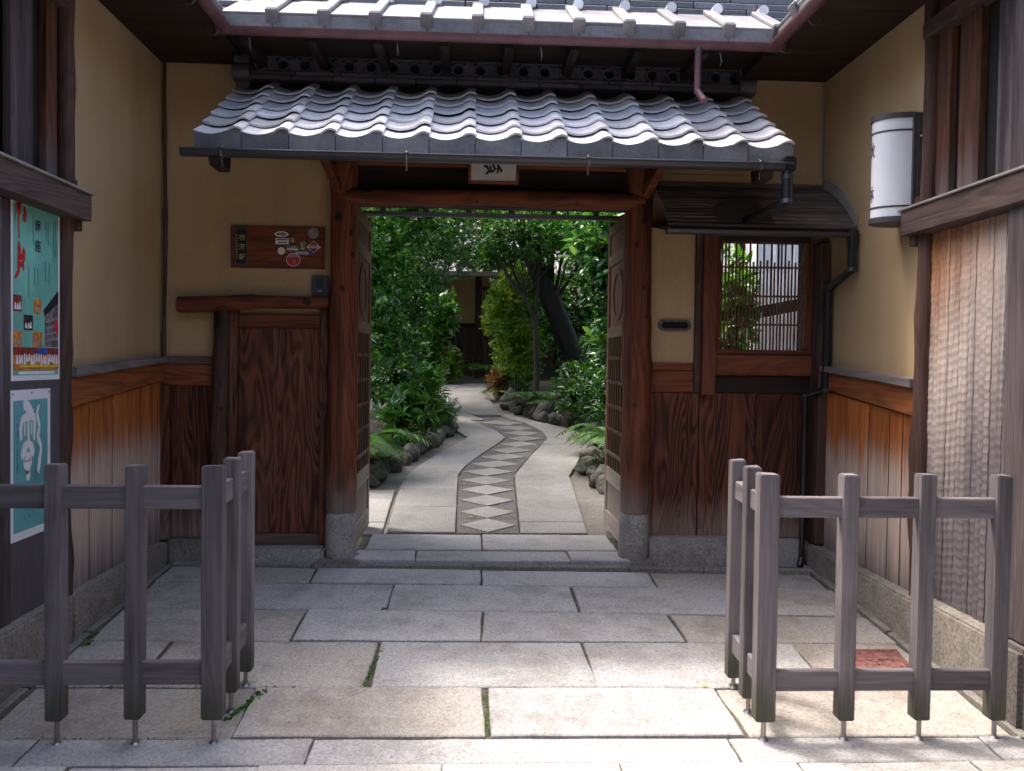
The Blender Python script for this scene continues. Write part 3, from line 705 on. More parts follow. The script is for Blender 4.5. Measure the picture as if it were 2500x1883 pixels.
# pan tiles: wave section
NC = 13; CW = (1.64 + 1.392) / NC
def wave(u):
    if u < .66: return -.016 * math.sin(math.pi * u / .66)
    return .026 * math.sin(math.pi * (u - .66) / .43)
def tile_mesh(L, apron):
    m = MB(); n = 18; th = .012; us = [i / n for i in range(n + 1)]
    vs = []
    for v, lift in ((0.0, .025), (L, 0.0)):
        for u in us: vs.append((u * (CW + .006) - .003, v, wave(u) + lift))
        for u in us: vs.append((u * (CW + .006) - .003, v, wave(u) + lift - th))
    k = n + 1; fs = []
    for i in range(n):
        fs += [(i, i + 1, 2 * k + i + 1, 2 * k + i), (k + i, 3 * k + i, 3 * k + i + 1, k + i + 1), (i, k + i, k + i + 1, i + 1), (2 * k + i, 2 * k + i + 1, 3 * k + i + 1, 3 * k + i)]
    fs += [(0, 2 * k, 3 * k, k), (n, k + n, 3 * k + n, 2 * k + n)]
    m.add(vs, fs)
    me = m.mesh('tile', smooth=True); me.materials.append(M['tile']); return me
ROWN = 6; RL = (.90 - .06) / math.cos(cth) / ROWN
tm = tile_mesh(RL + .035, False)
m = MB(); n = 18; vs = []
for i in range(n + 1):
    u = i / n; zz = wave(u) + .018
    for y in (-.010, .012): vs += [(u * (CW - .004) + .002, y, zz - .002), (u * (CW - .004) + .002, y, -.078)]
fs = []
for i in range(n):
    a = 4 * i; b = 4 * i + 4
    fs += [(a, b, b + 1, a + 1), (a + 2, a + 3, b + 3, b + 2), (a, a + 2, b + 2, b), (a + 1, b + 1, b + 3, a + 3)]
fs += [(0, 1, 3, 2), (4 * n, 4 * n + 2, 4 * n + 3, 4 * n + 1)]
am = m.add(vs, fs).mesh('tile_apron', smooth=True); am.materials.append(M['apron'])
for r_ in range(ROWN):
    for c in range(NC):
        s0 = -.012 + r_ * RL; y = -.92 + s0 * math.cos(cth); z = zc(-.92) + s0 * math.sin(cth) + .030
        inst('roof_tile', tm, None, canopy, (-1.392 + c * CW + random.uniform(-.0015, .0015), y + random.uniform(-.003, .003), z + random.uniform(-.0015, .002)), (cth + random.uniform(-.012, .012), random.uniform(-.008, .008), random.uniform(-.010, .010)))
for c in range(NC):
    inst('tile_apron', am, None, canopy, (-1.392 + c * CW, -.932, zc(-.92) + .026), (0, 0, random.uniform(-.012, .012)))
# ridge: layered flat tiles, pierced band, cap
for lay, (z0, z1, n, y0) in enumerate(((2.880, 2.906, 12, -.150), (2.909, 2.934, 11, -.140), (3.014, 3.038, 11, -.145))):
    w = 2.93 / n
    for k in range(n):
        part('ridge_tile', MB().box(-1.325 + k * w + .002, -1.325 + (k + 1) * w - .002, y0, -.03, z0, z1), 'tile_dark', gate, .004)
part('ridge_core', MB().box(-1.325, 1.605, -.085, -.028, 2.80, 3.013), 'black_void', gate)
def ring_mb(cx, r, w):
    m = MB(); n = 16; z = 0
    vs = []
    for i in range(n):
        a = 2 * math.pi * i / n
        for rad, y in ((r + w, 0), (r - w, 0), (r - w, .04), (r + w, .04)): vs.append((cx + rad * math.cos(a), y, z + rad * math.sin(a)))
    fs = []
    for i in range(n):
        j = (i + 1) % n
        for q_ in range(4): fs.append((4 * i + q_, 4 * i + (q_ + 1) % 4, 4 * j + (q_ + 1) % 4, 4 * j + q_))
    return m.add(vs, fs)
x_m = MB().beam((.064 - .024, .02, -.034), (.064 + .024, .02, .034), .036, .007, (0, 1, 0)); x_m.beam((.064 - .024, .021, .034), (.064 + .024, .021, -.034), .036, .007, (0, 1, 0))
pm = join(ring_mb(0, .034, .0045), x_m).mesh('pierced_tile'); pm.materials.append(M['tile_dark'])
for k in range(22):
    inst('pierced_tile', pm, None, gate, (-1.262 + k * .1295, -.130, 2.974))
for x, nm in ((-1.365, 0), (1.640, 1)):
    part('ridge_end', join(MB().box(x - .045, x + .045, -.165, -.02, 2.955, 3.072), MB().tube([(x - .05, -.15, 2.915), (x + .05, -.15, 2.915)], .052, 18), MB().box(x - .038, x + .038, -.14, -.02, 2.83, 2.955)), 'tile_dark', gate, smooth=True)
# gutter of the canopy
part('gutter', halfpipe('X', -1.445, 1.628, -.965, 2.262, .034), 'gutter', gate, smooth=True)
part('gutter_bead', MB().tube([(-1.445, -.999, 2.262), (1.628, -.999, 2.262)], .0055, 8), 'gutter', gate, smooth=True)
for x in (-1.245, -.335, .578, 1.46):
    part('gutter_hook', MB().tube([(x, -.93, 2.30), (x, -1.0, 2.262), (x + .002, -.985, 2.228), (x, -.965, 2.223), (x, -.962, 2.185)], .0032, 6), 'steel', gate, smooth=True)
    part('gutter_clip', MB().box(x - .012, x + .012, -1.007, -.930, 2.262, 2.270), 'gutter', gate, .002)

# gate leaves, opened inwards
def leaf(x, sgn, ang):
    """sgn=+1: visible face looks to +X (left leaf)"""
    W_ = .80; d = part('door', MB().box(x - .012, x + .012, .06, .06 + W_, .075, 2.19), 'leafdoor', gate)
    def pc(nm, y0, y1, z0, z1, p0, p1, mat, bev=.003):
        xa, xb = sorted((x + sgn * p0, x + sgn * p1)); return part(nm, MB().box(xa, xb, y0, y1, z0, z1), mat, d, bev)
    for y0, y1 in ((.055, .125), (.06 + W_ - .07, .06 + W_ + .005)):
        part('stile', MB().box(x - .022, x + .022, y0, y1, .055, 2.235), 'leafdoor', d, .004)
    for z0, z1 in ((2.13, 2.205), (1.915, 1.995), (1.415, 1.49), (.40, .505), (.065, .19)):
        pc('rail', .127, .06 + W_ - .072, z0, z1, -.02, .025, 'leafrail', .005)
    for z in (1.27, 1.105, .94, .775, .61):
        pc('lattice_bar', .127, .06 + W_ - .072, z - .011, z + .011, .012, .026, 'leafrail', .002)
    for k in range(7):
        y = .175 + k * .0935
        pc('lattice_bar', y - .012, y + .012, .507, 1.413, .012, .0215, 'leafdoor', .002)
        for z in (1.27, 1.105, .94, .775, .61):
            pc('stud', y - .014, y + .014, z - .013, z + .013, .024, .033, 'leafrail', .004)
    # carved oval in the upper panel
    m = MB(); n = 28; cy = .46; cz = 1.70; vs = []
    for i in range(n):
        a = 2 * math.pi * i / n; ca, sa = math.cos(a), math.sin(a)
        for ry, rz, px in ((.20, .175, .012), (.20, .175, .020), (.165, .145, .020), (.165, .145, .010)): vs.append((x + sgn * px, cy + ry * ca, cz + rz * sa))
    fs = []
    for i in range(n):
        j = (i + 1) % n
        for q_ in range(3): fs.append((4 * i + q_, 4 * i + q_ + 1, 4 * j + q_ + 1, 4 * j + q_))
    part('oval_moulding', m.add(vs, fs), 'leafdoor', d, smooth=True)
    return d
leaf(-.738, 1, 0); leaf(1.000, -1, 0)

# plaque over the lintel
pl = thing('name_plaque', 'white plaque with black brush writing hung over the gate lintel', 'plaque', (.12, -.13, 2.30))
part('frame', join(MB().box(-.030, -.014, -.146, -.116, 2.302, 2.53), MB().box(.256, .272, -.146, -.116, 2.302, 2.53), MB().box(-.0138, .2558, -.146, -.116, 2.302, 2.316), MB().box(-.0138, .2558, -.146, -.116, 2.516, 2.53)), 'railx', pl, .002)
part('panel', MB().box(-.0136, .2556, -.139, -.119, 2.3165, 2.5155), 'glaze', pl)
fp = lambda k: (lambda x, y: (x, -.1402 - .0008 * k, y))
part('lettering', strokes(fp, [([(.060, 2.400), (.078, 2.404), (.088, 2.388), (.096, 2.372)], [.012, .015, .013, .008]), ([(.074, 2.356), (.090, 2.370), (.112, 2.374)], [.012, .012, .015]),
     ([(.100, 2.408), (.104, 2.388), (.112, 2.374), (.126, 2.378)], [.012, .012, .014, .010]), ([(.108, 2.440), (.122, 2.405), (.128, 2.380)], [.016, .014, .010]),
     ([(.122, 2.390), (.140, 2.392)], [.006, .006]), ([(.150, 2.445), (.148, 2.400), (.144, 2.362)], [.014, .013, .010]), ([(.152, 2.402), (.166, 2.378), (.162, 2.372)], [.012, .016, .010]),
     ([(.07, 2.46), (.13, 2.455), (.17, 2.462)], [.010, .012, .010]), ([(.10, 2.495), (.092, 2.45), (.07, 2.42)], [.012, .012, .008])]), 'ink', pl)

# ================================================================ SMALL SIDE DOOR
sd = thing('side_door', 'small cedar side door in a log frame under a rough log hood', 'door', (-1.2, -.03, .12))
pts = log_pts((-1.752, -.075, 1.552), (-.858, -.075, 1.582), 30, .006, 61)
part('hood_log', MB().tube(pts, .045, 18, True, log_r(.050, .034, 30, .12, 62), .03, 2), 'logx', sd, smooth=True)
pts = log_pts((-1.508, -.045, .125), (-1.508, -.045, 1.53), 30, .010, 63)
part('log_post', MB().tube(pts, .045, 18, True, log_r(.050, .046, 30, .14, 64), .03, 5), 'post_dark', sd, smooth=True)
for x_, z_, r_ in ((-1.47, 1.556, .017), (-.985, 1.578, .021)): knot(sd, (x_, -.118 if x_ < -1.2 else -.111, z_), (0, -1, .1), r_, 1.3)
for z_ in (.52, .93, 1.22): knot(sd, (-1.495, -.093, z_), (.2, -1, 0), .016, .8)
part('stile', MB().box(-1.458, -1.408, -.052, -.002, .13, 1.525), 'door', sd, .004)
part('stile', MB().box(-.915, -.868, -.055, -.002, .105, 1.545), 'door', sd, .004)
part('top_rail', MB().box(-1.406, -.917, -.044, -.002, 1.425, 1.502), 'doorx', sd, .004)
part('panel', MB().box(-1.406, -.917, -.026, -.002, .172, 1.423), 'door', sd, .002)
part('sill', MB().box(-1.406, -.917, -.050, -.002, .102, .170), 'capx', sd, .003)
part('latch', join(MB().tube([(-.898, -.064, .82), (-.898, -.064, .965)], .008, 10), MB().box(-.912, -.884, -.060, -.056, .93, .975), MB().box(-.910, -.886, -.062, -.056, .80, .845)), 'post_dark', sd, smooth=True)

# ================================================================ NOTICE BOARD, INTERCOM, MAIL SLOT
nbd = thing('notice_board', 'brown wooden board on plaster wall carrying stickers and a bronze plate', 'board', (-1.176, -.01, 1.79))
part('panel', MB().box(-1.462, -.898, -.016, -.001, 1.785, 2.040), 'doorx', nbd, .002)
part('name_plate', MB().box(-1.442, -1.357, -.024, -.0165, 1.795, 2.032), 'bronze', nbd, .003)
plt = part('name_field', MB().prism([(-1.431 + .010, 1.808), (-1.368 - .010, 1.808), (-1.368, 1.820), (-1.368, 2.008), (-1.378, 2.020), (-1.421, 2.020), (-1.431, 2.008), (-1.431, 1.820)], 'Y', -.0262, -.0245), 'ink', nbd)
fb = lambda x, y: (x, -.0268, y)
part('lettering', join(vertical_text('枝芳軒', .040, -1.392, 1.992, fb, 1.45), join(*[MB().box(-1.4265, -1.4205, -.0268, -.0264, 1.972 - k * .0165, 1.983 - k * .0165) for k in range(9)])), 'gold', nbd)
E1 = 640 / 300. 
def bp(px, py): return (-1.519 + (px / 1922. * 300) / 357.2, 2.125 - (py / 1666. * 260) / 394.)   # board-plane metres from board-local pixels
def disc(cx, cy, rx, ry, y0, y1, n=26, a0=0): return MB().prism([(cx + rx * math.cos(a0 + 2 * math.pi * i / n), cy + ry * math.sin(a0 + 2 * math.pi * i / n)) for i in range(n)], 'Y', y0, y1)
def rect(x0, x1, z0, z1, y0, y1): return MB().box(x0, x1, y0, y1, z0, z1)
def BX(px): return -1.462 + (px - 180) / (1620 - 180.) * .564
def BZ(py): return 2.040 - (py - 200) / (885 - 200.) * .255
Y1, Y0 = -.0162, -.0176
S_ = lambda nm, mb, mat, lab=None: part(nm, mb, mat, nbd, label=lab)
S_('sticker', disc(BX(955), BZ(330), .042, .017, Y0, Y1, 26), 'paper', 'white oval sticker'); S_('sticker_print', disc(BX(955), BZ(330), .033, .010, Y0 - .0008, Y0 - .0003), 'stickgray')
S_('sticker', rect(BX(862), BX(1066), BZ(494), BZ(397), Y0, Y1), 'paper', 'white oblong sticker'); S_('sticker_print', rect(BX(880), BX(1052), BZ(428), BZ(412), Y0 - .0006, Y0 - .0003), 'ink'); S_('sticker_print', rect(BX(900), BX(1036), BZ(478), BZ(452), Y0 - .0006, Y0 - .0003), 'stickgray')
S_('sticker', rect(BX(1092), BX(1155), BZ(462), BZ(390), Y0, Y1), 'lead', 'small beige sticker')
S_('sticker', disc(BX(955), BZ(602), .0225, .0225, Y0, Y1), 'paper', 'round white sticker')
S_('sticker', rect(BX(1035), BX(1214), BZ(590), BZ(515), Y0, Y1), 'stickgray', 'gray and white oblong sticker'); S_('sticker_print', rect(BX(1038), BX(1211), BZ(586), BZ(560), Y0 - .0008, Y0 - .0003), 'paper')
S_('sticker', disc(BX(1280), BZ(480), .018, .015, Y0, Y1), 'stickgray', 'small gray round sticker')
S_('sticker', rect(BX(1250), BX(1312), BZ(548), BZ(520), Y0, Y1), 'printgreen', 'small green strip sticker'); S_('sticker', rect(BX(1250), BX(1312), BZ(575), BZ(549), Y0, Y1), 'printyellow', 'small yellow strip sticker')
S_('sticker', disc(BX(1440), BZ(305), .0325, .032, Y0, Y1), 'stickgray', 'round dark sticker with pale star'); S_('sticker_print', disc(BX(1440), BZ(305), .022, .008, Y0 - .0008, Y0 - .0003, 8), 'lead'); S_('sticker_print', disc(BX(1440), BZ(305), .007, .022, Y0 - .0012, Y0 - .0009, 8), 'lead')
S_('sticker', disc(BX(1448), BZ(528), .045, .036, Y0, Y1, 4), 'paper', 'red and white diamond sticker'); S_('sticker_print', disc(BX(1448), BZ(528), .040, .032, Y0 - .0008, Y0 - .0003, 4), 'maroon'); S_('sticker_print', rect(BX(1360), BX(1536), BZ(548), BZ(505), Y0 - .0014, Y0 - .001), 'paper'); S_('sticker_print', rect(BX(1375), BX(1520), BZ(533), BZ(520), Y0 - .0018, Y0 - .0015), 'maroon')
S_('sticker', rect(BX(1168), BX(1430), BZ(655), BZ(592), Y0 - .0022, Y0 - .0019), 'printblue', 'blue and white strip sticker'); S_('sticker_print', rect(BX(1176), BX(1366), BZ(650), BZ(612), Y0 - .0028, Y0 - .0025), 'paper'); S_('sticker_print', rect(BX(1196), BX(1346), BZ(640), BZ(624), Y0 - .0032, Y0 - .0029), 'stickgray')
S_('sticker', disc(BX(1137), BZ(742), .0425, .0405, Y0, Y1), 'paper', 'round red and white sticker'); S_('sticker_print', disc(BX(1137), BZ(742), .0395, .0375, Y0 - .0008, Y0 - .0003), 'red')
S_('sticker_print', MB().prism([(BX(1137) + .0395 * math.cos(R(25 + 130 * i / 12)), BZ(742) + .0375 * math.sin(R(25 + 130 * i / 12))) for i in range(13)], 'Y', Y0 - .0014, Y0 - .001), 'lead')
for k in range(3): S_('sticker_print', rect(BX(1132), BX(1182), BZ(762 + k * 28), BZ(748 + k * 28), Y0 - .0016, Y0 - .001), 'lead')
ic = thing('intercom', 'dark gray door intercom on plaster wall above the log hood', 'intercom', (-.92, -.01, 1.62))
part('housing', MB().box(-.972, -.870, -.034, -.001, 1.618, 1.742), 'intercom', ic, .005, 2)
part('grille', MB().box(-.945, -.905, -.0362, -.0345, 1.672, 1.725), 'intercom2', ic, .001)
part('call_button', MB().box(-.935, -.910, -.038, -.0345, 1.645, 1.655), 'stickgray', ic, .002)
def stadium(cx, cz, hw, r, n=10):
    return [(cx + hw + r * math.cos(-math.pi / 2 + math.pi * i / n), cz + r * math.sin(-math.pi / 2 + math.pi * i / n)) for i in range(n + 1)] + [(cx - hw + r * math.cos(math.pi / 2 + math.pi * i / n), cz + r * math.sin(math.pi / 2 + math.pi * i / n)) for i in range(n + 1)]
ms = thing('mail_slot', 'dark rounded mail slot set in the plaster beside the gate post', 'mail slot', (1.263, -.01, 1.44))
o_ = stadium(1.263, 1.479, .070, .034); i_ = stadium(1.263, 1.479, .066, .020); k = len(o_)
m = MB(); m.add([(x, -.018, z) for x, z in o_] + [(x, -.018, z) for x, z in i_] + [(x, -.001, z) for x, z in o_] + [(x, -.003, z) for x, z in i_], [f for i in range(k) for j in [(i + 1) % k] for f in ((i, j, k + j, k + i), (i, 2 * k + i, 2 * k + j, j), (k + i, k + j, 3 * k + j, 3 * k + i))])
part('frame', m, 'bronze', ms, smooth=True)
part('slot', MB().prism(i_, 'Y', -.0045, -.002), 'black_void', ms)

# ================================================================ LATTICE WINDOW
lw = thing('lattice_window', 'bamboo lattice window in a red cedar frame under the shingle roof', 'window', (1.83, 0, 1.05))
part('board_post', MB().box(1.424, 1.510, -.080, -.002, 1.050, 2.05), 'winwoodz', lw, .004)
part('dark_post', MB().box(1.386, 1.422, -.045, -.002, 1.066, 2.05), 'post_dark', lw, .003)
part('sill', MB().box(1.513, 2.119, -.062, -.002, 1.172, 1.300), 'winwood', lw, .005)
part('sill_ledge', MB().box(1.513, 2.119, -.045, .06, 1.302, 1.334), 'winwood', lw, .003)
part('lower_beam', MB().box(1.513, 2.119, -.030, -.002, 1.064, 1.169), 'dark', lw, .003)
part('jamb', MB().box(1.512, 1.540, -.040, .08, 1.336, 2.06), 'winwoodz', lw, .003)
part('jamb', MB().box(2.100, 2.129, -.030, .08, 1.336, 2.06), 'winwoodz', lw, .003)
part('head', MB().box(1.542, 2.098, -.030, .08, 2.005, 2.06), 'dark', lw, .003)
rr = random.Random(12)
for k in range(25):
    x = 1.556 + k * (2.090 - 1.556) / 24 + rr.uniform(-.002, .002); zt_ = 2.004 if (k % 2 == 0 or rr.random() < .15) else 1.885 + rr.uniform(-.008, .012)
    pts = [(x + rr.uniform(-.0012, .0012), -.004, 1.335 + (zt_ - 1.335) * i / 7) for i in range(8)]
    rs = [  .0060 * (1.25 if rr.random() < .2 else 1) for _ in pts]
    part('bamboo_slat', MB().tube(pts, .0048, 7, True, rs), 'bamboo', lw, smooth=True)
for z in (1.848, 1.668, 1.490):
    part('lattice_bar', MB().tube([(1.541, .007, z), (2.099, .007, z + .003)], .0065, 8), 'bamboo', lw, smooth=True)

# ================================================================ SHINGLE ROOF OVER THE WINDOW
sr = thing('window_roof', 'mossy dark bark shingle roof jutting over the lattice window', 'roof', (1.64, -.1, 1.96))
def prof(t): return (-.03 - .475 * t, 2.318 - .135 * t - .160 * t * t)
NS = 17
for k in range(NS):
    t0, t1 = k / NS, (k + 1.35) / NS; a = prof(t0); b = prof(min(t1, 1.03))
    m = MB().hexa([(1.098, b[0], b[1] + .002), (2.181, b[0], b[1] + .002), (2.181, a[0], a[1] - .012), (1.098, a[0], a[1] - .012), (1.098, b[0], b[1] + .016), (2.181, b[0], b[1] + .016), (2.181, a[0], a[1] + .001), (1.098, a[0], a[1] + .001)])
    part('shingle_course', m, 'shingle', sr)
b = prof(1.0)
part('eave_edge', MB().box(1.105, 2.176, b[0] - .004, b[0] + .03, b[1] - .036, b[1] - .001), 'dark', sr, .004)
part('underside', MB().prism([(b[0] + .031, b[1] - .03), (-.003, b[1] + .06), (-.003, b[1] + .09), (b[0] + .031, b[1] - .008)], 'X', 1.108, 2.176), 'dark', sr)
part('ridge_batten', MB().box(1.10, 2.178, -.045, -.003, 2.328, 2.362), 'capx', sr, .004)
part('wall_flashing', MB().box(1.10, 2.178, -.016, -.003, 2.364, 2.415), 'plaster', sr, .003)
fl = [prof(t / 10) for t in range(11)]
part('side_flashing', MB().prism([(y, z + .014) for y, z in fl] + [(y - .006, z + .075) for y, z in reversed(fl)], 'X', 2.172, 2.1835), 'lead', sr, .001)
part('gutter', halfpipe('X', 1.078, 2.165, -.545, 1.988, .027), 'gutter', sr, smooth=True)
for x in (1.26, 2.02):
    part('gutter_hook', MB().tube([(x, -.50, 2.005), (x, -.56, 1.992), (x, -.545, 1.958), (x, -.535, 1.90)], .004, 6), 'gutter', sr, smooth=True)
# half-round lead sheet where the canopy pipe discharges
m = MB(); n = 14; pr = []
for i in range(n + 1):
    a = math.pi * i / n; tt = 1.0 - .46 * math.sin(a); y, z = prof(tt); pr.append((1.545 + .165 * math.cos(a), y, z + .022))
c0 = (1.545, prof(1.0)[0], prof(1.0)[1] + .024)
m.v = pr + [c0] + [(p[0], p[1], p[2] - .004) for p in pr]
m.f = [(i, i + 1, n + 1) for i in range(n)] + [(i, n + 2 + i, n + 3 + i, i + 1) for i in range(n)]
part('splash_sheet', m, 'lead_dark', sr)

# ================================================================ RAIN PIPES
def pipe(name, label, segs, mat, r, loc, collars, cat='downpipe'):
    t = thing(name, label, cat, loc)
    for a, b, rad in segs: part('pipe', MB().tube([a, b], rad, 16), mat, t, smooth=True)
    for p, d, rad in collars:
        p, d = Vector(p), Vector(d).normalized() * .011
        part('collar', MB().tube([p - d, p + d], rad, 16), 'gutter', t, smooth=True)
    return t
a, b, c = (1.603, -.965, 2.295), (1.603, -.965, 2.065), (1.545, -.475, 2.055)
t = pipe('downpipe', 'short black downpipe elbowing from the tiled canopy gutter to shingle roof', [((1.603, -.965, 2.235), b, .028), ((1.603, -.965, 2.08), c, .025)], 'pipe', .028, (1.603, -.965, 2.0), [((1.603, -.965, 2.200), (0, 0, 1), .031), ((1.603, -.965, 2.072), (0, .2, 1), .031)])
part('hopper', MB().box(1.575, 1.640, -.998, -.932, 2.225, 2.300), 'pipe', t, .008, 2)
t = pipe('downpipe', 'black downpipe stepping from the shingle roof gutter down the corner', [((2.140, -.545, 1.955), (2.140, -.545, 1.775), .026), ((2.140, -.545, 1.785), (2.145, -.215, 1.700), .024), ((2.145, -.215, 1.71), (2.145, -.215, 1.085), .026), ((2.145, -.215, 1.095), (2.055, -.125, 1.055), .018), ((2.055, -.125, 1.062), (2.055, -.125, .03), .0175), ((2.055, -.125, .05), (2.035, -.150, .004), .019)], 'pipe', .026, (2.055, -.125, 0),
     [((2.140, -.545, 1.780), (0, .2, 1), .030), ((2.145, -.215, 1.705), (0, -.3, 1), .029), ((2.145, -.215, 1.09), (0, 0, 1), .029), ((2.055, -.125, 1.055), (0, 0, 1), .021)])
part('hopper', MB().tube([(2.140, -.545, 2.005), (2.140, -.545, 1.96), (2.140, -.545, 1.90)], .03, 16, True, [.033, .032, .026]), 'pipe', t, smooth=True)
t = pipe('downpipe', 'rust red downpipe dropping from the main eave gutter onto canopy tiles', [((1.212, -.645, 2.960), (1.212, -.645, 2.715), .0185), ((1.212, -.645, 2.725), (1.236, -.705, 2.655), .0185)], 'gutter_red', .0185, (1.212, -.645, 2.62), [((1.212, -.645, 2.945), (0, 0, 1), .022)])

# ================================================================ WALL LANTERN
ln = thing('wall_lantern', 'white half-round wall lantern with black writing in dark metal frame', 'lantern', (2.18, -1.10, 1.95))
LY, LZ0, LZ1 = -1.10, 1.952, 2.472; LB, LA = .106, .165           # half width along the wall, projection
def arc(a, hw, pr, xw=2.150): return (xw - pr * math.cos(a), LY + hw * math.sin(a))
def half(hw, pr, n=20): return [arc(-math.pi / 2 + math.pi * i / n, hw, pr) for i in range(n + 1)]
part('back_plate', MB().box(2.150, 2.184, LY - .118, LY + .118, LZ0 - .002, LZ1 + .002), 'frame_black', ln, .003)
part('shade', MB().prism(half(LB, LA), 'Z', LZ0 + .022, LZ1 - .022), 'white', ln, smooth=True)
part('cap', MB().prism(half(LB + .007, LA + .007), 'Z', LZ1 - .022, LZ1 + .004), 'frame_black', ln, smooth=True)
part('cap', MB().prism(half(LB + .007, LA + .007), 'Z', LZ0 - .004, LZ0 + .022), 'frame_black', ln, smooth=True)
for z in (LZ1 - .085, LZ0 + .066):
    part('band', MB().prism(half(LB + .0025, LA + .0025), 'Z', z, z + .009), 'frame_black', ln, smooth=True)
for sy in (-1, 1):
    part('side_strip', MB().box(2.128, 2.150, LY + sy * .104, LY + sy * .118, LZ0, LZ1), 'frame_black', ln, .002)
def cyl_map(cz): return lambda x, y: (lambda p: (p[0], p[1], cz + y))(arc(-x / .135 * .95 + .12, LB + .001, LA + .001))
part('lettering', text_mb('秋', .085, cyl_map(2.305)), 'ink', ln); part('lettering', text_mb('林', .085, cyl_map(2.085)), 'ink', ln)
part('cable', MB().tube([(2.165, -1.215, 2.36), (2.165, -1.238, 2.355), (2.168, -1.252, 2.37), (2.17, -1.258, 2.42)], .006, 8), 'lead', ln, smooth=True)
# ================================================================ POSTERS
def poster(label, u0, u1, v0, v1):
    t = thing('poster', label, 'poster', (-1.857, (u0 + u1) / 2, v0))
    part('sheet', MB().box(-1.8585, -1.8572, u0, u1, v0, v1), 'paper', t)
    return t
P1 = poster('tall green theatre poster with red brush writing, small photos and white border', -1.749, -1.338, 1.128, 1.902)
def F1(k): return lambda u, v: (-1.8570 + .0005 * k, -1.749 + u * .411, 1.902 - v * .774)
def R1(u0, u1, v0, v1, k):
    f = F1(k); return MB().add([f(u0, v0), f(u1, v0), f(u1, v1), f(u0, v1)], [(0, 3, 2, 1)])
part('colour_field', R1(.035, .965, .018, .972, 0), 'teal', P1)
for u0, u1, v0, v1, mt in ((.035, .20, .545, .632, 'maroon'), (.44, .60, .555, .635, 'orange'), (.235, .42, .645, .728, 'printblack'), (.035, .205, .735, .818, 'orange'), (.415, .615, .735, .818, 'orange')):
    part('photo', R1(u0, u1, v0, v1, 1), mt, P1)
    w = u1 - u0; rr = random.Random(int(u0 * 999))
    part('photo_figures', join(*[stroke([(u0 + w * (.25 + .25 * j) + rr.uniform(-.01, .01), v1 - .012), (u0 + w * (.25 + .25 * j), v0 + .03 + rr.uniform(0, .015))], [.045, .018], F1(2), 2) for j in range(3)]), 'paper' if mt != 'orange' else 'lead', P1)
f = F1(1)
part('theatre_picture', MB().add([f(*p) for p in ((.635, .61), (.965, .485), (.965, .815), (.66, .815), (.665, .66))], [(4, 3, 2, 1, 0)]), 'printgray', P1)
f2 = F1(2)
part('theatre_roof', MB().add([f2(*p) for p in ((.635, .61), (.965, .485), (.965, .56), (.665, .64))], [(3, 2, 1, 0)]), 'ink', P1)
part('theatre_floors', join(*[stroke([(.68, .675 + k * .035), (.955, .645 + k * .040)], [.008, .012], F1(3)) for k in range(4)]), 'lead', P1)
part('theatre_lantern', stroke([(.90, .648), (.91, .69), (.92, .735)], [.03, .085, .03], F1(4)), 'red', P1)
part('stage_photo', R1(.035, .965, .820, .945, 1), 'orange', P1)
part('stage_back', R1(.035, .965, .820, .862, 2), 'maroon', P1)
part('stage_curtain', R1(.50, .72, .823, .855, 3), 'printblue', P1)
rr = random.Random(5)
part('stage_figures', join(*[stroke([(.10 + .82 * k / 17 + rr.uniform(-.01, .01), .905 + rr.uniform(-.012, .012)), (.10 + .82 * k / 17, .852 + rr.uniform(0, .012))], [.045, .016], F1(4), 2) for k in range(18)]), 'paper', P1)
part('stage_floor_light', R1(.15, .93, .918, .928, 4), 'printyellow', P1)
part('caption', R1(.14, .88, .951, .966, 1), 'paper', P1)
# brush title halo and red strokes
part('title', strokes(lambda k: F1(3 + k), [([(.10, .085), (.155, .070), (.15, .110)], [.05, .11, .03]), ([(.15, .075), (.135, .14), (.15, .245)], [.035, .03, .022]), ([(.235, .075), (.27, .10), (.25, .135), (.225, .115)], [.03, .05, .04, .02]),
     ([(.12, .285), (.15, .30), (.145, .36), (.13, .42), (.06, .455)], [.05, .06, .05, .04, .015]), ([(.22, .30), (.245, .33), (.22, .37), (.24, .41)], [.05, .045, .035, .02]), ([(.11, .345), (.25, .335)], [.03, .03]), ([(.11, .385), (.24, .375)], [.03, .03])]), 'red', P1)
for ch, v_ in (('南', .155), ('座', .265)): part('lettering', text_mb(ch, .135, lambda x, y, v_=v_: F1(3)(.52 + x, v_ - y * .53)), 'ink', P1)
part('fine_print', join(*[stroke([(x, a), (x, b)], [.012, .012], F1(2)) for x, a, b in ((.42, .10, .20), (.43, .20, .26), (.66, .105, .16), (.70, .11, .22), (.74, .11, .24), (.86, .10, .33), (.90, .10, .30), (.08, .07, .16), (.33, .38, .55), (.45, .38, .48), (.52, .38, .47), (.68, .33, .45), (.76, .34, .46))]), 'inktea', P1)
part('pin', join(*[MB().add([(-1.8535, F1(0)(u, v)[1] + .005 * math.cos(a * math.pi / 3), F1(0)(u, v)[2] + .005 * math.sin(a * math.pi / 3)) for a in range(6)], [(0, 1, 2, 3, 4, 5)]) for u, v in ((.5, .022), (.94, .022))]), 'ink', P1)

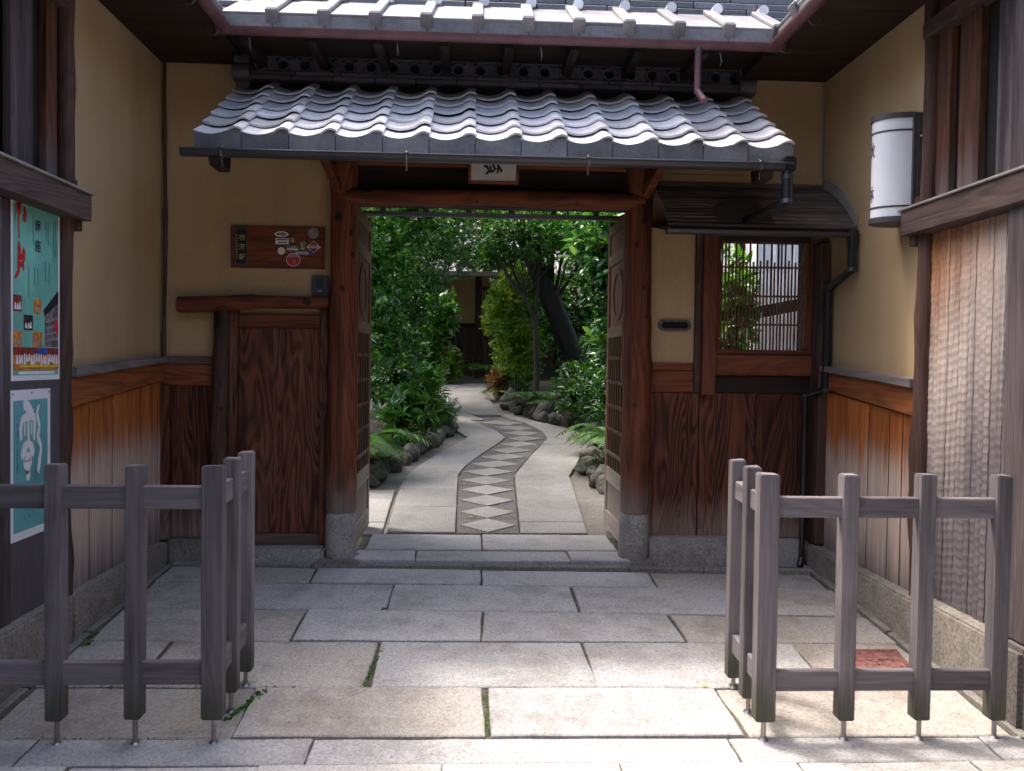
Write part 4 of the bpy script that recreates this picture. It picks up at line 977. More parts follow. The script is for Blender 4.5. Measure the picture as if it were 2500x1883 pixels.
P2 = poster('shorter blue-green poster with white brush characters pinned below the tall one', -1.755, -1.425, .467, 1.090)
def F2(k): return lambda u, v: (-1.8570 + .0005 * k, -1.755 + u * .330, 1.090 - v * .623)
f = F2(0)
part('colour_field', MB().add([f(.065, .07), f(.925, .07), f(.925, .945), f(.065, .945)], [(0, 3, 2, 1)]), 'teal2', P2)
g_ = F2(2)
part('brush_characters', strokes(lambda k: F2(2 + k), [([(.30, .115), (.36, .10), (.48, .155), (.55, .150)], [.05, .09, .10, .02]), ([(.28, .19), (.24, .26), (.25, .335)], [.06, .07, .05]), ([(.28, .195), (.42, .18), (.56, .19), (.58, .27), (.56, .345)], [.05, .06, .06, .06, .05]), ([(.42, .19), (.42, .27), (.43, .36)], [.05, .055, .05]), ([(.34, .215), (.335, .27), (.33, .31)], [.03, .04, .03]), ([(.50, .215), (.505, .27), (.50, .31)], [.03, .04, .03]),
     ([(.42, .36), (.32, .40), (.25, .45)], [.04, .09, .05]), ([(.42, .36), (.50, .40), (.56, .44)], [.04, .09, .05]), ([(.33, .46), (.42, .45), (.48, .475), (.42, .515), (.33, .50), (.33, .46)], [.06, .06, .06, .06, .06, .05]), ([(.40, .53), (.42, .57), (.37, .60)], [.08, .10, .03]),
     ([(.70, .11), (.64, .17), (.70, .26), (.66, .33), (.74, .40), (.70, .50), (.66, .575)], [.02, .06, .05, .06, .05, .08, .06])]), 'paper', P2)
part('fine_print', join(*[stroke([(x, a), (x, b)], [.018, .018], g_) for x, a, b in ((.16, .22, .25), (.16, .27, .31), (.16, .33, .36), (.16, .39, .47), (.16, .48, .55), (.16, .66, .72), (.33, .70, .73), (.48, .67, .72), (.58, .555, .62), (.64, .56, .61), (.40, .61, .64), (.34, .85, .875), (.45, .84, .87), (.52, .82, .85))]), 'inktea', P2)
part('pin', join(*[MB().add([(-1.8545, F2(0)(u, v)[1] + .005 * math.cos(a * math.pi / 3), F2(0)(u, v)[2] + .005 * math.sin(a * math.pi / 3)) for a in range(6)], [(0, 1, 2, 3, 4, 5)]) for u, v in ((.04, .025), (.5, .022), (.95, .022))]), 'ink', P2)

# ================================================================ FENCES
def fence(label, xs, ret, zt_, zb, rails, corner):
    yf = -2.25
    t = thing('low_fence', label, 'fence', (corner, -2.05, zg(-2.05)), 'low timber fences either side of the entrance')
    def post(x, y, w, d):
        jt = random.uniform(-.003, .003)
        tl = [random.uniform(-.003, .003) for _ in range(4)]; tw = random.uniform(-.004, .004)
        part('post', MB().hexa([(x - w / 2, y - d / 2, zb + jt), (x + w / 2, y - d / 2, zb + jt), (x + w / 2, y + d / 2, zb + jt), (x - w / 2, y + d / 2, zb + jt), (x - w / 2 + tw, y - d / 2, zt_ + tl[0]), (x + w / 2 + tw, y - d / 2, zt_ + tl[1]), (x + w / 2 + tw, y + d / 2, zt_ + tl[2]), (x - w / 2 + tw, y + d / 2, zt_ + tl[3])]), 'fence', t, .004, 2)
        part('pin', MB().tube([(x + .002, y, zg(y) - .05), (x + .002, y, zb + .02)], .009, 10), 'steel', t, smooth=True)
        part('pin_collar', MB().tube([(x + .002, y, zg(y) - .005), (x + .002, y, zg(y) + .006)], .021, 12, True, [.021, .013]), 'steel', t, smooth=True)
    for x in xs: post(x, yf, .072 if abs(x - corner) < .01 else .057, .062)
    for x, y in ret: post(x, y, .058, .058)
    s = sorted(xs)
    for a, b in zip(s[:-1], s[1:]):
        for z0, z1 in rails:
            part('rail', MB().box(a + .024, b - .024, yf - .014, yf + .016, z0, z1), 'fencex', t, .004)
    pr = (corner, yf)
    for x, y in ret:
        for z0, z1 in rails:
            part('rail', MB().hexa([(pr[0] - .016, pr[1] + .03, z0), (pr[0] + .014, pr[1] + .03, z0), (x + .014, y - .028, z0), (x - .016, y - .028, z0), (pr[0] - .016, pr[1] + .03, z1), (pr[0] + .014, pr[1] + .03, z1), (x + .014, y - .028, z1), (x - .016, y - .028, z1)]), 'fencey', t, .004)
        pr = (x, y)
    return t
fence('low gray timber fence standing in front of the posters on slim steel pins', [-.898, -1.172, -1.442, -1.715, -1.985], [(-.905, -2.008), (-.908, -1.777)], .853, -.042, ((.078, .161), (.700, .782)), -.898)
fence('low gray timber fence standing in front of the pale adzed boards on steel pins', [1.085, 1.385, 1.668, 1.955], [(1.098, -2.035), (1.108, -1.812)], .842, -.062, ((.045, .122), (.683, .758)), 1.085)

# ================================================================ GARDEN PATH
PY = [.62, 2.26, 3.0, 3.48, 4.25, 5.07, 5.55, 6.15, 6.9, 7.5, 8.2, 9.5, 10.5, 11.2, 12.2]
PXL = [-.57, -.62, -.60, -.52, -.37, -.15, -.02, -.19, -.31, -.42, -.55, -.78, -.85, -.70, -.40]
PDL = [-.09, -.105, -.11, -.05, .12, .34, .45, .36, .10, -.10, -.20, -.25, -.35, -.25, -.1]
PDR = [.355, .41, .43, .52, .68, .87, .98, .95, .79, .52, .32, .20, .05, .10, .2]
PXR = [.83, .93, .97, 1.08, 1.25, 1.44, 1.46, 1.45, 1.05, .72, .42, .33, .20, .38, .42]
def pc_(arr): return lambda y: float(np.interp(y, PY, arr))
xl, dl, dr, xr = pc_(PXL), pc_(PDL), pc_(PDR), pc_(PXR)
mb = MB(); ys = [.60 + i * .3 for i in range(42)]
for y in ys: mb.v += [(xl(y) - 1.0, y, zt(y) - .035), (xr(y) + .9, y, zt(y) - .035)]
mb.f = [(2 * i, 2 * i + 1, 2 * i + 3, 2 * i + 2) for i in range(len(ys) - 1)]
path = setp(link('garden_path', mb.mesh('garden_path'), 'gravel'), kind='structure')
def pslab(f0, f1, y0, y1, mat, name, lift=.0, g=.007, th=.09):
    n = max(2, int((y1 - y0) / .18)); yy = [y0 + g / 2 + (y1 - y0 - g) * i / n for i in range(n + 1)]
    ring = [(f0(y) + g / 2, y) for y in yy] + [(f1(y) - g / 2, y) for y in reversed(yy)]
    ring = [(x + random.uniform(-.002, .002), y + random.uniform(-.002, .002)) for x, y in ring]
    dz = random.uniform(-.003, .004) + lift; k = len(ring); m = MB()
    cx = sum(p[0] for p in ring) / k; cy = sum(p[1] for p in ring) / k
    def ins(p, e=.006): d = math.hypot(p[0] - cx, p[1] - cy); return (p[0] + (cx - p[0]) / d * e, p[1] + (cy - p[1]) / d * e)
    m.v = [(x, y, zt(y) + dz - th) for x, y in ring] + [(x, y, zt(y) + dz - .005) for x, y in ring] + [(*ins(p), zt(p[1]) + dz) for p in ring]
    for i in range(k):
        j = (i + 1) % k; m.f += [(i, k + i, k + j, j), (k + i, 2 * k + i, 2 * k + j, k + j)]
    m.f += [(2 * k + i, 2 * k + k - 1 - i, 2 * k + k - 2 - i, 2 * k + i + 1) for i in range(k // 2 - 1)]
    part(name, m, mat, path)
for a, b in zip([.62, 1.5, 2.26, 3.55, 4.55, 5.55, 6.3, 7.2][:-1], [1.5, 2.26, 3.55, 4.55, 5.55, 6.3, 7.2]): pslab(xl, dl, a, b, 'path', 'path_slab')
for a, b in zip([.62, .98, 3.0, 4.2, 5.1, 6.1, 7.0], [.98, 3.0, 4.2, 5.1, 6.1, 7.0, 8.0]): pslab(dr, xr, a, b, 'path', 'path_slab')
for a, b in ((7.2, 8.4), (8.4, 9.6), (9.6, 10.6), (10.6, 11.4), (11.4, 12.3)):
    pslab(xl, lambda y: (xl(y) + xr(y)) / 2 - .05, a, b, 'path', 'path_slab'); pslab(lambda y: (xl(y) + xr(y)) / 2 - .05, xr, a + .5 if a < 8 else a, b, 'path', 'path_slab')
# narrow worn slabs on the near left
for a, b in ((.62, 1.0), (1.0, 1.9), (1.9, 2.25)): pslab(lambda y: -.99, lambda y: xl(y) - .03, a, b, 'path', 'path_slab', -.012)
PIT = .462
for k in range(14):
    y0 = .62 + k * PIT; y1 = y0 + PIT; ym = y0 + PIT / 2
    if y1 > 7.15: break
    pslab(lambda y: dl(y) + .004, lambda y: dr(y) - .004, y0 - .002, y1 + .002, 'pathdark', 'dark_stone', -.006, .003)
    cxm = (dl(ym) + dr(ym)) / 2; hw = (dr(ym) - dl(ym)) / 2 - .03
    c0 = ((dl(y0) + dr(y0)) / 2, y0 + .008); c1 = ((dl(y1) + dr(y1)) / 2, y1 - .008)
    dd = [c0, (cxm + hw, ym), c1, (cxm - hw, ym)]
    m = MB(); m.v = [(x, y, zt(y) - .03) for x, y in dd] + [(x, y, zt(y) + .003) for x, y in dd]
    m.f = [(4, 5, 7), (5, 6, 7)] + [(i, (i + 1) % 4, 4 + (i + 1) % 4, 4 + i) for i in range(4)]
    part('diamond_stone', m, 'path', path)

# planted beds either side of the path
LE = [(.9, -1.02), (2.1, -1.0), (2.41, -.93), (3.34, -.77), (4.47, -.53), (6.15, -.21), (7.0, -.42), (8.5, -.75), (10, -1.0), (11.2, -.9), (12.6, -.55), (16, -.5)]
RE = [(.9, 1.25), (2.28, 1.25), (3.3, 1.19), (3.84, 1.30), (5.0, 1.56), (5.62, 1.71), (6.37, 1.58), (7.18, 1.09), (8.0, .75), (8.7, .55), (10.3, .38), (11.3, .60), (12.6, .62), (16, .6)]
def le(y): return float(np.interp(y, [p[0] for p in LE], [p[1] for p in LE]))
def re_(y): return float(np.interp(y, [p[0] for p in RE], [p[1] for p in RE]))
for nm, fe, s in (('left', le, -1), ('right', re_, 1)):
    m = MB(); ys = [.95 + .35 * i for i in range(36)]; offs = [0, .03, .12, .4, .9, 1.6, 3.0, 8.0]
    hz = [-.06, .06, .09, .12, .16, .22, .3, .5]; rr = random.Random(nm)
    for y in ys:
        for o_, h_ in zip(offs, hz): m.v.append((fe(y) + s * o_, y, zt(y) + h_ + rr.uniform(-.012, .012)))
    k = len(offs)
    for i in range(len(ys) - 1):
        for j in range(k - 1):
            q_ = (i * k + j, i * k + j + 1, (i + 1) * k + j + 1, (i + 1) * k + j); m.f.append(q_ if s > 0 else q_[::-1])
    setp(link('garden_bed', m.mesh('garden_bed', smooth=True), 'soil'), kind='structure')

def rock(name, x, y, z, rx, ry, rz, seed, label, cat, group, sub=3):
    bm = bmesh.new(); bmesh.ops.create_icosphere(bm, subdivisions=sub, radius=1.0); rr = random.Random(seed)
    ax = [(Vector((rr.gauss(0, 1), rr.gauss(0, 1), rr.gauss(0, 1))).normalized(), rr.uniform(.42, .85)) for _ in range(13)]
    from mathutils import noise as mn
    for v in bm.verts:
        p = v.co.copy()
        for n_, d_ in ax:
            e = p.dot(n_) - d_
            if e > 0: p -= n_ * e * .85
        p *= 1 + .20 * mn.noise(p * 2.1 + Vector((seed, 0, 0))) + .09 * mn.noise(p * 6 + Vector((0, seed, 0)))
        v.co = Vector((p.x * rx, p.y * ry, p.z * rz))
    me = bpy.data.meshes.new(name); bm.to_mesh(me); bm.free()
    for p in me.polygons: p.use_smooth = True
    o = link(name, me, 'rock', None, (x, y, z), (0, 0, rr.uniform(0, 6))); return setp(o, label, cat, group)
rr = random.Random(9); y = 2.12
while y < 6.9:
    w = rr.uniform(.10, .17); rock('edging_stone', le(y + w) - .03 + rr.uniform(-.02, .02), y + w, zt(y) + .035, w * 1.05, w * .95, rr.uniform(.10, .135), int(y * 100), 'rough mossy stone edging the fern bed beside the path', 'stone', 'edging stones along the fern bed', 3); y += w * 1.75
y = 2.2
while y < 8.6:
    w = rr.uniform(.11, .19); rock('edging_stone', re_(y + w) + .03 + rr.uniform(-.02, .03), y + w, zt(y) + .04, w * 1.05, w * .95, rr.uniform(.10, .16), int(y * 100) + 7, 'rough mossy stone edging the bed under the leaning trunk', 'stone', 'edging stones under the leaning trunk', 3); y += w * 1.75
rock('boulder', 1.12, 7.35, zt(7.3) + .10, .27, .24, .27, 5, 'rounded gray boulder where the path bends under the leaning trunk', 'boulder', None)
rock('boulder', -.78, 11.55, zt(11.5) + .18, .34, .30, .34, 8, 'dark mossy boulder at the far bend before the garden house', 'boulder', None)
rock('boulder', .62, 8.9, zt(8.9) + .08, .22, .2, .2, 12, 'low dark boulder at the foot of the red-tipped bush', 'boulder', None)
# ================================================================ VEGETATION
TT = np.array([0, .32, .32, .32, .70, .70, .70, 1.0]); SS = np.array([0, -1, 0, 1, -1, 0, 1, 0.])
TRI = np.array([(0, 2, 1), (0, 3, 2), (1, 2, 5), (1, 5, 4), (2, 3, 6), (2, 6, 5), (4, 5, 7), (5, 6, 7)])
def norm(a): return a / np.maximum(np.linalg.norm(a, axis=1, keepdims=True), 1e-6)
def leaf_arrays(base, d, n, L, Wd, droop, fold=.22, wprof=(0, .95, 0, .95, .72, 0, .72, 0)):
    d = norm(d); s = norm(np.cross(d, n)); n = norm(np.cross(s, d)); k = len(base)
    wp = np.array([0, .95, .95, .95, .72, .72, .72, 0]) if wprof is None else np.array(wprof)
    wp = np.array([0, .95, 0, .95, .72, 0, .72, 0])
    V = base[:, None, :] + d[:, None, :] * (TT[None, :, None] * L[:, None, None]) + s[:, None, :] * ((SS * wp)[None, :, None] * (Wd / 2)[:, None, None])
    lift = np.abs(SS)[None, :, None] * (Wd * fold)[:, None, None]
    V = V + n[:, None, :] * lift - n[:, None, :] * (TT ** 2)[None, :, None] * (L * droop)[:, None, None]
    F = TRI[None, :, :] + (np.arange(k) * 8)[:, None, None]
    return V.reshape(-1, 3), F.reshape(-1, 3)
def tri_mesh(name, V, F, mat):
    me = bpy.data.meshes.new(name); me.vertices.add(len(V)); me.vertices.foreach_set('co', V.astype(np.float32).ravel())
    me.loops.add(len(F) * 3); me.loops.foreach_set('vertex_index', F.astype(np.int32).ravel())
    me.polygons.add(len(F)); me.polygons.foreach_set('loop_start', np.arange(0, len(F) * 3, 3, dtype=np.int32))
    me.update(calc_edges=True); me.materials.append(M[mat]); return me
def crown(blobs, leaf_len, ratio, per, spread, up=.35, shell=.5, droop=.25, rng=RNG, gap=.0):
    """blobs: (centre, radii, number of twigs). returns leaf arrays and twig tips"""
    B, D, N, L = [], [], [], []; tips = []
    for c, r, k in blobs:
        c = np.array(c); r = np.array(r)
        u = norm(rng.normal(size=(k, 3))); rad = rng.random(k) ** shell
        # uneven outline: push the twigs by a few random lobes
        lob = norm(rng.normal(size=(7, 3))); amp = 1 + .28 * np.max(np.clip(u @ lob.T, 0, 1) ** 6, axis=1) - .16
        tip = c + u * r * (rad * amp)[:, None]
        out = norm(u * np.array([1, 1, .7]) + np.array([0, 0, up]) + rng.normal(size=(k, 3)) * .35)
        tips += list(tip)
        for j in range(per):
            a = j * 2.4 + rng.random(k) * .8
            ref = np.tile(np.array([0, 0, 1.]), (k, 1)); e1 = norm(np.cross(out, ref) + 1e-4); e2 = np.cross(out, e1)
            sp = spread * (.55 + .9 * rng.random(k))
            d = norm(out + (e1 * np.cos(a)[:, None] + e2 * np.sin(a)[:, None]) * sp[:, None])
            B.append(tip - out * (rng.random(k) * leaf_len * 1.1)[:, None]); D.append(d)
            N.append(norm(np.array([0, 0, 1.]) * .8 + out * .5 + rng.normal(size=(k, 3)) * .35))
            L.append(leaf_len * (.65 + .6 * rng.random(k)))
    B, D, N, L = map(np.concatenate, (B, D, N, L))
    V, F = leaf_arrays(B, D, N, L, L * ratio * (.85 + .3 * rng.random(len(L))), np.full(len(L), droop))
    return V, F, tips
def plant(name, label, cat, root, blobs, leaf_len, ratio, per, spread, mat, stems=None, group=None, bark='twig', stem_r=.012, up=.35, shell=.5, droop=.25, nst=5):
    root = tuple(root); t = thing(name, label, cat, root, group)
    V, F, tips = crown(blobs, leaf_len, ratio, per, spread, up, shell, droop)
    o = link('foliage', tri_mesh('foliage', V - np.array(root), F, mat), None, t)
    m = MB()
    if stems:
        for pts, r0, r1 in stems:
            n = len(pts); m.tube(pts, r0, 10, True, [r0 + (r1 - r0) * i / (n - 1) for i in range(n)], .10, 1)
    rr = random.Random(name + label)
    for _ in range(nst):
        p = Vector(rr.choice(tips)); a = Vector(stems[0][0][len(stems[0][0]) // 2]) if stems else Vector(root)
        mid = (a + p) / 2 + Vector((rr.uniform(-.1, .1), rr.uniform(-.1, .1), rr.uniform(.0, .15)))
        m.tube([a, mid, p], stem_r, 6, True, [stem_r, stem_r * .7, stem_r * .3])
    part('trunk' if stems else 'stem', m, bark, t, smooth=True)
    return t
def fern(label, x, y, z, n, L, mat='leaf_fern', seed=0, lean=(0, 0), arch=.5, group='garden ferns'):
    rng = np.random.default_rng(seed); B, D, N, LL, WW = [], [], [], [], []; ribs = MB(); t = thing('fern', label, 'fern', (x, y, z), group)
    for f in range(n):
        az = 2 * math.pi * f / n + rng.uniform(-.3, .3); h = np.array([math.cos(az) + lean[0], math.sin(az) + lean[1], 0]); h = h / np.linalg.norm(h)
        l = L * rng.uniform(.75, 1.15); K = 27; pts = []
        for i in range(K + 1):
            s = i / K; pts.append(np.array([x, y, z]) + h * l * (s * .92) * (.45 + .55 * s) + np.array([0, 0, l * (arch * 1.5 * s - arch * 1.25 * s * s)]))
        ribs.tube(pts[::4] + [pts[-1]], .003, 5, True)
        for i in range(2, K + 1):
            s = i / K; p = pts[i]; tg = pts[i] - pts[i - 1]; tg /= np.linalg.norm(tg); sd = np.cross(tg, [0, 0, 1.]); sd /= np.linalg.norm(sd) + 1e-6
            w = l * .27 * math.sin(math.pi * min(1, .15 + .85 * (1 - s) ** .8)) * (.5 if s > .95 else 1)
            for q_ in (-1, 1):
                B.append(p); D.append(sd * q_ + tg * .45 + np.array([0, 0, -.08])); N.append(np.cross(sd, tg) * 1.0 + rng.normal(size=3) * .12); LL.append(max(w, .012)); WW.append(max(.012, w * .17))
    V, F = leaf_arrays(np.array(B), np.array(D), np.array(N), np.array(LL), np.array(WW), np.full(len(LL), .12), .05)
    link('fronds', tri_mesh('fronds', V - np.array((x, y, z)), F, mat), None, t)
    part('ribs', ribs, 'twig', t); return t

# --- left of the path
fern('large sunlit fern arching beside the open left door leaf', -1.02, 2.72, zt(2.7) + .14, 12, .66, seed=1, lean=(.55, -.1), arch=1.0)
fern('low dark fern behind the first edging stones', -.98, 3.35, zt(3.3) + .10, 9, .42, seed=2, lean=(.3, -.3), arch=.45)
plant('camellia_shrub', 'glossy broad-leaved shrub crowding the left door leaf', 'shrub', (-1.45, 3.0, zt(3)), [((-1.22, 2.9, 1.30), (.34, .55, .50), 210), ((-1.40, 3.5, .95), (.30, .4, .30), 70)], .120, .44, 6, .95, 'leaf_gloss', [([(-1.45, 3.0, zt(3)), (-1.42, 3.0, .7), (-1.3, 2.95, 1.3)], .022, .012)], droop=.3)
plant('rhododendron', 'shrub with star-like whorls of long leaves overhanging the path', 'shrub', (-.95, 4.7, zt(4.7)), [((-.50, 4.4, .80), (.28, .35, .45), 70), ((-.80, 4.5, .65), (.3, .4, .4), 55)], .150, .30, 9, 1.35, 'leaf_mid', [([(-.95, 4.7, zt(4.7)), (-.85, 4.6, .5), (-.7, 4.5, .8)], .018, .010)], up=.8, droop=.12, nst=14)
plant('juniper_shrub', 'small feathery gray-green conifer leaning over the path edge', 'shrub', (-.45, 6.0, zt(6)), [((-.36, 5.85, .58), (.26, .26, .26), 330)], .085, .12, 6, .5, 'leaf_blue', up=.6, droop=.05)
plant('evergreen_tree', 'dense dark evergreen with straight trunk left of the path', 'tree', (-1.55, 5.6, zt(5.6)), [((-1.65, 5.4, 2.75), (.95, .9, .95), 900), ((-1.25, 5.2, 1.75), (.55, .8, .7), 420), ((-1.0, 5.5, 3.2), (.6, .7, .6), 380)], .085, .46, 6, .9, 'leaf_deep', [([(-1.55, 5.6, zt(5.6)), (-1.52, 5.58, 1.6), (-1.45, 5.5, 2.8), (-1.4, 5.4, 3.6)], .075, .03)], bark='bark_dark', nst=16, stem_r=.018)
plant('photinia_shrub', 'shrub with large pale leaves reaching in front of garden house', 'shrub', (-.95, 8.3, zt(8.3)), [((-.50, 8.1, 1.95), (.42, .4, .42), 95), ((-.85, 8.2, 1.45), (.5, .5, .55), 120)], .17, .40, 6, .95, 'leaf_mid', [([(-.95, 8.3, zt(8.3)), (-.85, 8.2, 1.2), (-.6, 8.1, 2.0)], .025, .010)], droop=.35)
plant('evergreen_tree', 'feathery pale green conifer rising behind the dense evergreen', 'tree', (-1.6, 9.3, zt(9.3)), [((-1.2, 9.2, 3.5), (1.25, .8, .9), 900), ((-.6, 9.0, 3.0), (.8, .6, .5), 420)], .10, .2, 6, .55, 'leaf_blue', [([(-1.6, 9.3, zt(9.3)), (-1.55, 9.3, 2.2), (-1.4, 9.3, 4.2)], .09, .03)], bark='bark')
plant('aucuba_shrub', 'broad dark understory shrub beneath the dense evergreen', 'shrub', (-1.4, 6.6, zt(6.6)), [((-1.1, 6.5, 1.0), (.55, .7, .5), 240), ((-.8, 7.2, .85), (.4, .5, .35), 140)], .125, .42, 6, .95, 'leaf_deep', droop=.3)
plant('azalea_bush', 'small round-leaved bush beside the dark boulder at the far bend', 'bush', (-.35, 11.7, zt(11.7)), [((-.35, 11.65, zt(11.7) + .38), (.27, .25, .38), 190)], .075, .5, 6, .9, 'leaf_bright')
plant('camellia_tree', 'tall leafy camellia behind the left door leaf, shading the fern bed', 'tree', (-1.35, 4.2, zt(4.2)), [((-1.02, 4.2, 2.35), (.50, .6, .75), 430), ((-.72, 4.6, 2.95), (.55, .6, .45), 300), ((-1.0, 4.4, 1.5), (.42, .5, .4), 200)], .085, .46, 6, .95, 'leaf_mid', [([(-1.35, 4.2, zt(4.2)), (-1.3, 4.2, 1.2), (-1.1, 4.25, 2.3), (-.9, 4.4, 3.1)], .045, .014)], bark='bark_dark', nst=12)
plant('holly_tree', 'small-leaved dark holly between the evergreen and the pale-leaved shrub', 'tree', (-1.15, 7.0, zt(7)), [((-.80, 6.9, 2.3), (.55, .6, .75), 520), ((-.45, 7.0, 3.1), (.7, .6, .45), 420), ((-.95, 6.9, 1.55), (.45, .5, .5), 260)], .065, .5, 6, .95, 'leaf_deep', [([(-1.15, 7.0, zt(7)), (-1.1, 7.0, 1.5), (-.85, 6.95, 2.6)], .05, .02)], bark='bark_dark', nst=10)
plant('maple_tree', 'tall airy maple spreading over the path before the garden house', 'tree', (-1.9, 10.8, zt(10.8)), [((.0, 10.4, 4.1), (1.6, .9, .75), 900), ((.15, 10.2, 3.12), (1.05, .45, .26), 460), ((1.3, 10.5, 3.7), (.8, .6, .5), 380)], .085, .45, 6, .95, 'leaf_bright', [([(-1.9, 10.8, zt(10.8)), (-1.8, 10.8, 2.2), (-1.2, 10.7, 3.5), (-.1, 10.5, 4.1)], .08, .03)], bark='bark', nst=12, stem_r=.02)
# --- right of the path
plant('camellia_tree', 'camellia with large sunlit glossy leaves crowding the right door leaf', 'tree', (2.0, 3.3, zt(3.3)), [((1.28, 3.15, 2.30), (.40, .5, .55), 210), ((1.42, 3.3, 1.55), (.28, .5, .40), 110), ((1.7, 3.6, 2.9), (.7, .7, .6), 200)], .130, .47, 6, .9, 'leaf_gloss', [([(2.0, 3.3, zt(3.3)), (1.95, 3.3, 1.0), (1.65, 3.3, 1.9), (1.35, 3.2, 2.6)], .035, .012)], bark='bark', droop=.28, nst=12)
plant('pieris_shrub', 'low spreading dark shrub behind the right edging stones', 'shrub', (1.95, 5.5, zt(5.5)), [((1.75, 5.4, .82), (.50, .7, .42), 240), ((2.15, 5.0, 1.05), (.55, .8, .6), 260), ((1.55, 6.6, .90), (.5, .6, .45), 240)], .110, .36, 6, .95, 'leaf_deep', droop=.3)
fern('pale sunlit fern beside the open right door leaf', 1.42, 3.2, zt(3.2) + .14, 12, .60, seed=4, lean=(-.5, .05), arch=1.15)
fern('small fern hanging over the right verge stones', 1.45, 4.35, zt(4.3) + .12, 8, .36, seed=5, lean=(-.4, -.2), arch=.4)
fern('broad fern under the thin forked tree', .98, 8.2, zt(8.2) + .15, 10, .60, seed=6, lean=(-.2, -.4), arch=.6)
fern('dark fern behind the rounded gray boulder', 1.25, 7.75, zt(7.7) + .12, 9, .5, seed=7, lean=(-.2, -.3), arch=.5)
fern('yellowish fern at the far path corner', .42, 9.6, zt(9.6) + .08, 9, .36, 'leaf_bright', 8, (-.3, -.3), .4)
fern('feathery fern growing against the garden house wall', .32, 12.1, zt(12.1) + .1, 10, .62, seed=9, arch=.8)
plant('maple_bush', 'bright yellow-green bush glowing in front of the garden house', 'bush', (.75, 9.4, zt(9.4)), [((.55, 9.2, 2.15), (.42, .5, .55), 380), ((.80, 9.2, 1.50), (.52, .5, .55), 440), ((.95, 9.4, 2.6), (.5, .5, .5), 300)], .085, .45, 6, .95, 'leaf_bright', [([(.75, 9.4, zt(9.4)), (.78, 9.4, 1.3), (.7, 9.3, 2.2)], .022, .01)], bark='bark')
plant('nandina_bush', 'low bush with red-tipped leaves at the inner path bend', 'bush', (.55, 9.75, zt(9.7)), [((.50, 9.7, zt(9.7) + .30), (.24, .24, .24), 150)], .075, .4, 6, .9, 'leaf_red')
plant('azalea_bush', 'rounded mid-green bush between the fern and red-tipped bush', 'bush', (.85, 9.9, zt(9.9)), [((.80, 9.8, 1.0), (.42, .4, .38), 320)], .070, .42, 6, .95, 'leaf_mid')
z0 = zt(8.0)
plant('forked_tree', 'thin forked tree standing before the thick leaning trunk', 'tree', (1.02, 8.0, z0), [((.75, 7.9, 3.25), (.75, .7, .50), 620), ((.35, 8.2, 2.95), (.45, .5, .30), 240), ((1.35, 8.2, 3.2), (.7, .6, .45), 420)], .080, .42, 6, .95, 'leaf_mid',
      [([(1.02, 8.0, z0), (1.02, 8.0, 1.2), (1.00, 8.0, 1.62), (.96, 8.0, 1.95), (.80, 7.95, 2.25), (.55, 7.9, 2.55), (.42, 7.9, 2.8), (.40, 7.9, 3.3)], .050, .020), ([(1.00, 8.0, 1.62), (1.00, 8.02, 2.0), (1.02, 8.05, 2.5), (1.05, 8.1, 3.2)], .035, .018), ([(.58, 7.9, 2.52), (.66, 7.92, 2.8), (.62, 7.9, 3.2)], .020, .010), ([(.97, 8, 1.75), (.80, 7.9, 1.9), (.62, 7.85, 1.98)], .014, .006)], bark='bark', nst=10)
plant('leaning_tree', 'thick black tree trunk leaning left above the shrubs', 'tree', (2.05, 9.0, zt(9)), [((.9, 8.9, 4.3), (1.5, 1.0, .8), 900), ((1.9, 8.9, 3.6), (.9, .9, .6), 520)], .085, .42, 6, .9, 'leaf_deep', [([(2.05, 9.0, zt(9)), (1.85, 9.0, 1.1), (1.62, 9.0, 1.6), (1.35, 9.0, 2.2), (1.10, 9.0, 2.75), (.93, 9.0, 3.2), (.85, 9.0, 3.9)], .20, .15)], bark='bark_dark', nst=12, stem_r=.03)
plant('evergreen_tree', 'dense dark evergreen filling the bed behind the camellia', 'tree', (2.9, 6.6, zt(6.6)), [((2.3, 6.5, 2.1), (.75, .9, .8), 620), ((2.7, 6.6, 3.2), (1.1, 1.0, .9), 700), ((2.0, 7.4, 1.5), (.5, .6, .5), 260)], .095, .44, 6, .95, 'leaf_deep', [([(2.9, 6.6, zt(6.6)), (2.85, 6.6, 1.8), (2.7, 6.6, 3.2)], .07, .03)], bark='bark_dark')
plant('window_shrub', 'light green leafy shrub seen through the bamboo lattice window', 'shrub', (2.55, 2.6, zt(2.6)), [((2.42, 2.5, 1.75), (.24, .35, .55), 190)], .10, .45, 6, .95, 'leaf_mid', droop=.3)
plant('shade_tree', 'tall tree whose high crown shades the path behind the gate', 'tree', (-3.0, 4.6, zt(4.6)), [((-1.5, 4.0, 4.9), (1.5, 1.7, .8), 620), ((-1.2, 2.4, 4.5), (1.2, 1.1, .5), 480), ((-2.3, 6.5, 5.2), (1.6, 1.6, .9), 420), ((-.3, 6.6, 5.0), (1.3, 1.5, .7), 480), ((-.6, 8.9, 5.4), (1.5, 1.4, .7), 480), ((-.9, 11.4, 5.6), (1.6, 1.3, .7), 420)], .13, .46, 6, .95, 'leaf_mid', [([(-3.0, 4.6, zt(4.6)), (-2.95, 4.6, 2.5), (-2.5, 5.0, 4.2), (-1.8, 5.4, 5.0)], .13, .05)], bark='bark_dark', nst=12, stem_r=.03)  # crowns sit above the view, added to cast shade on the path
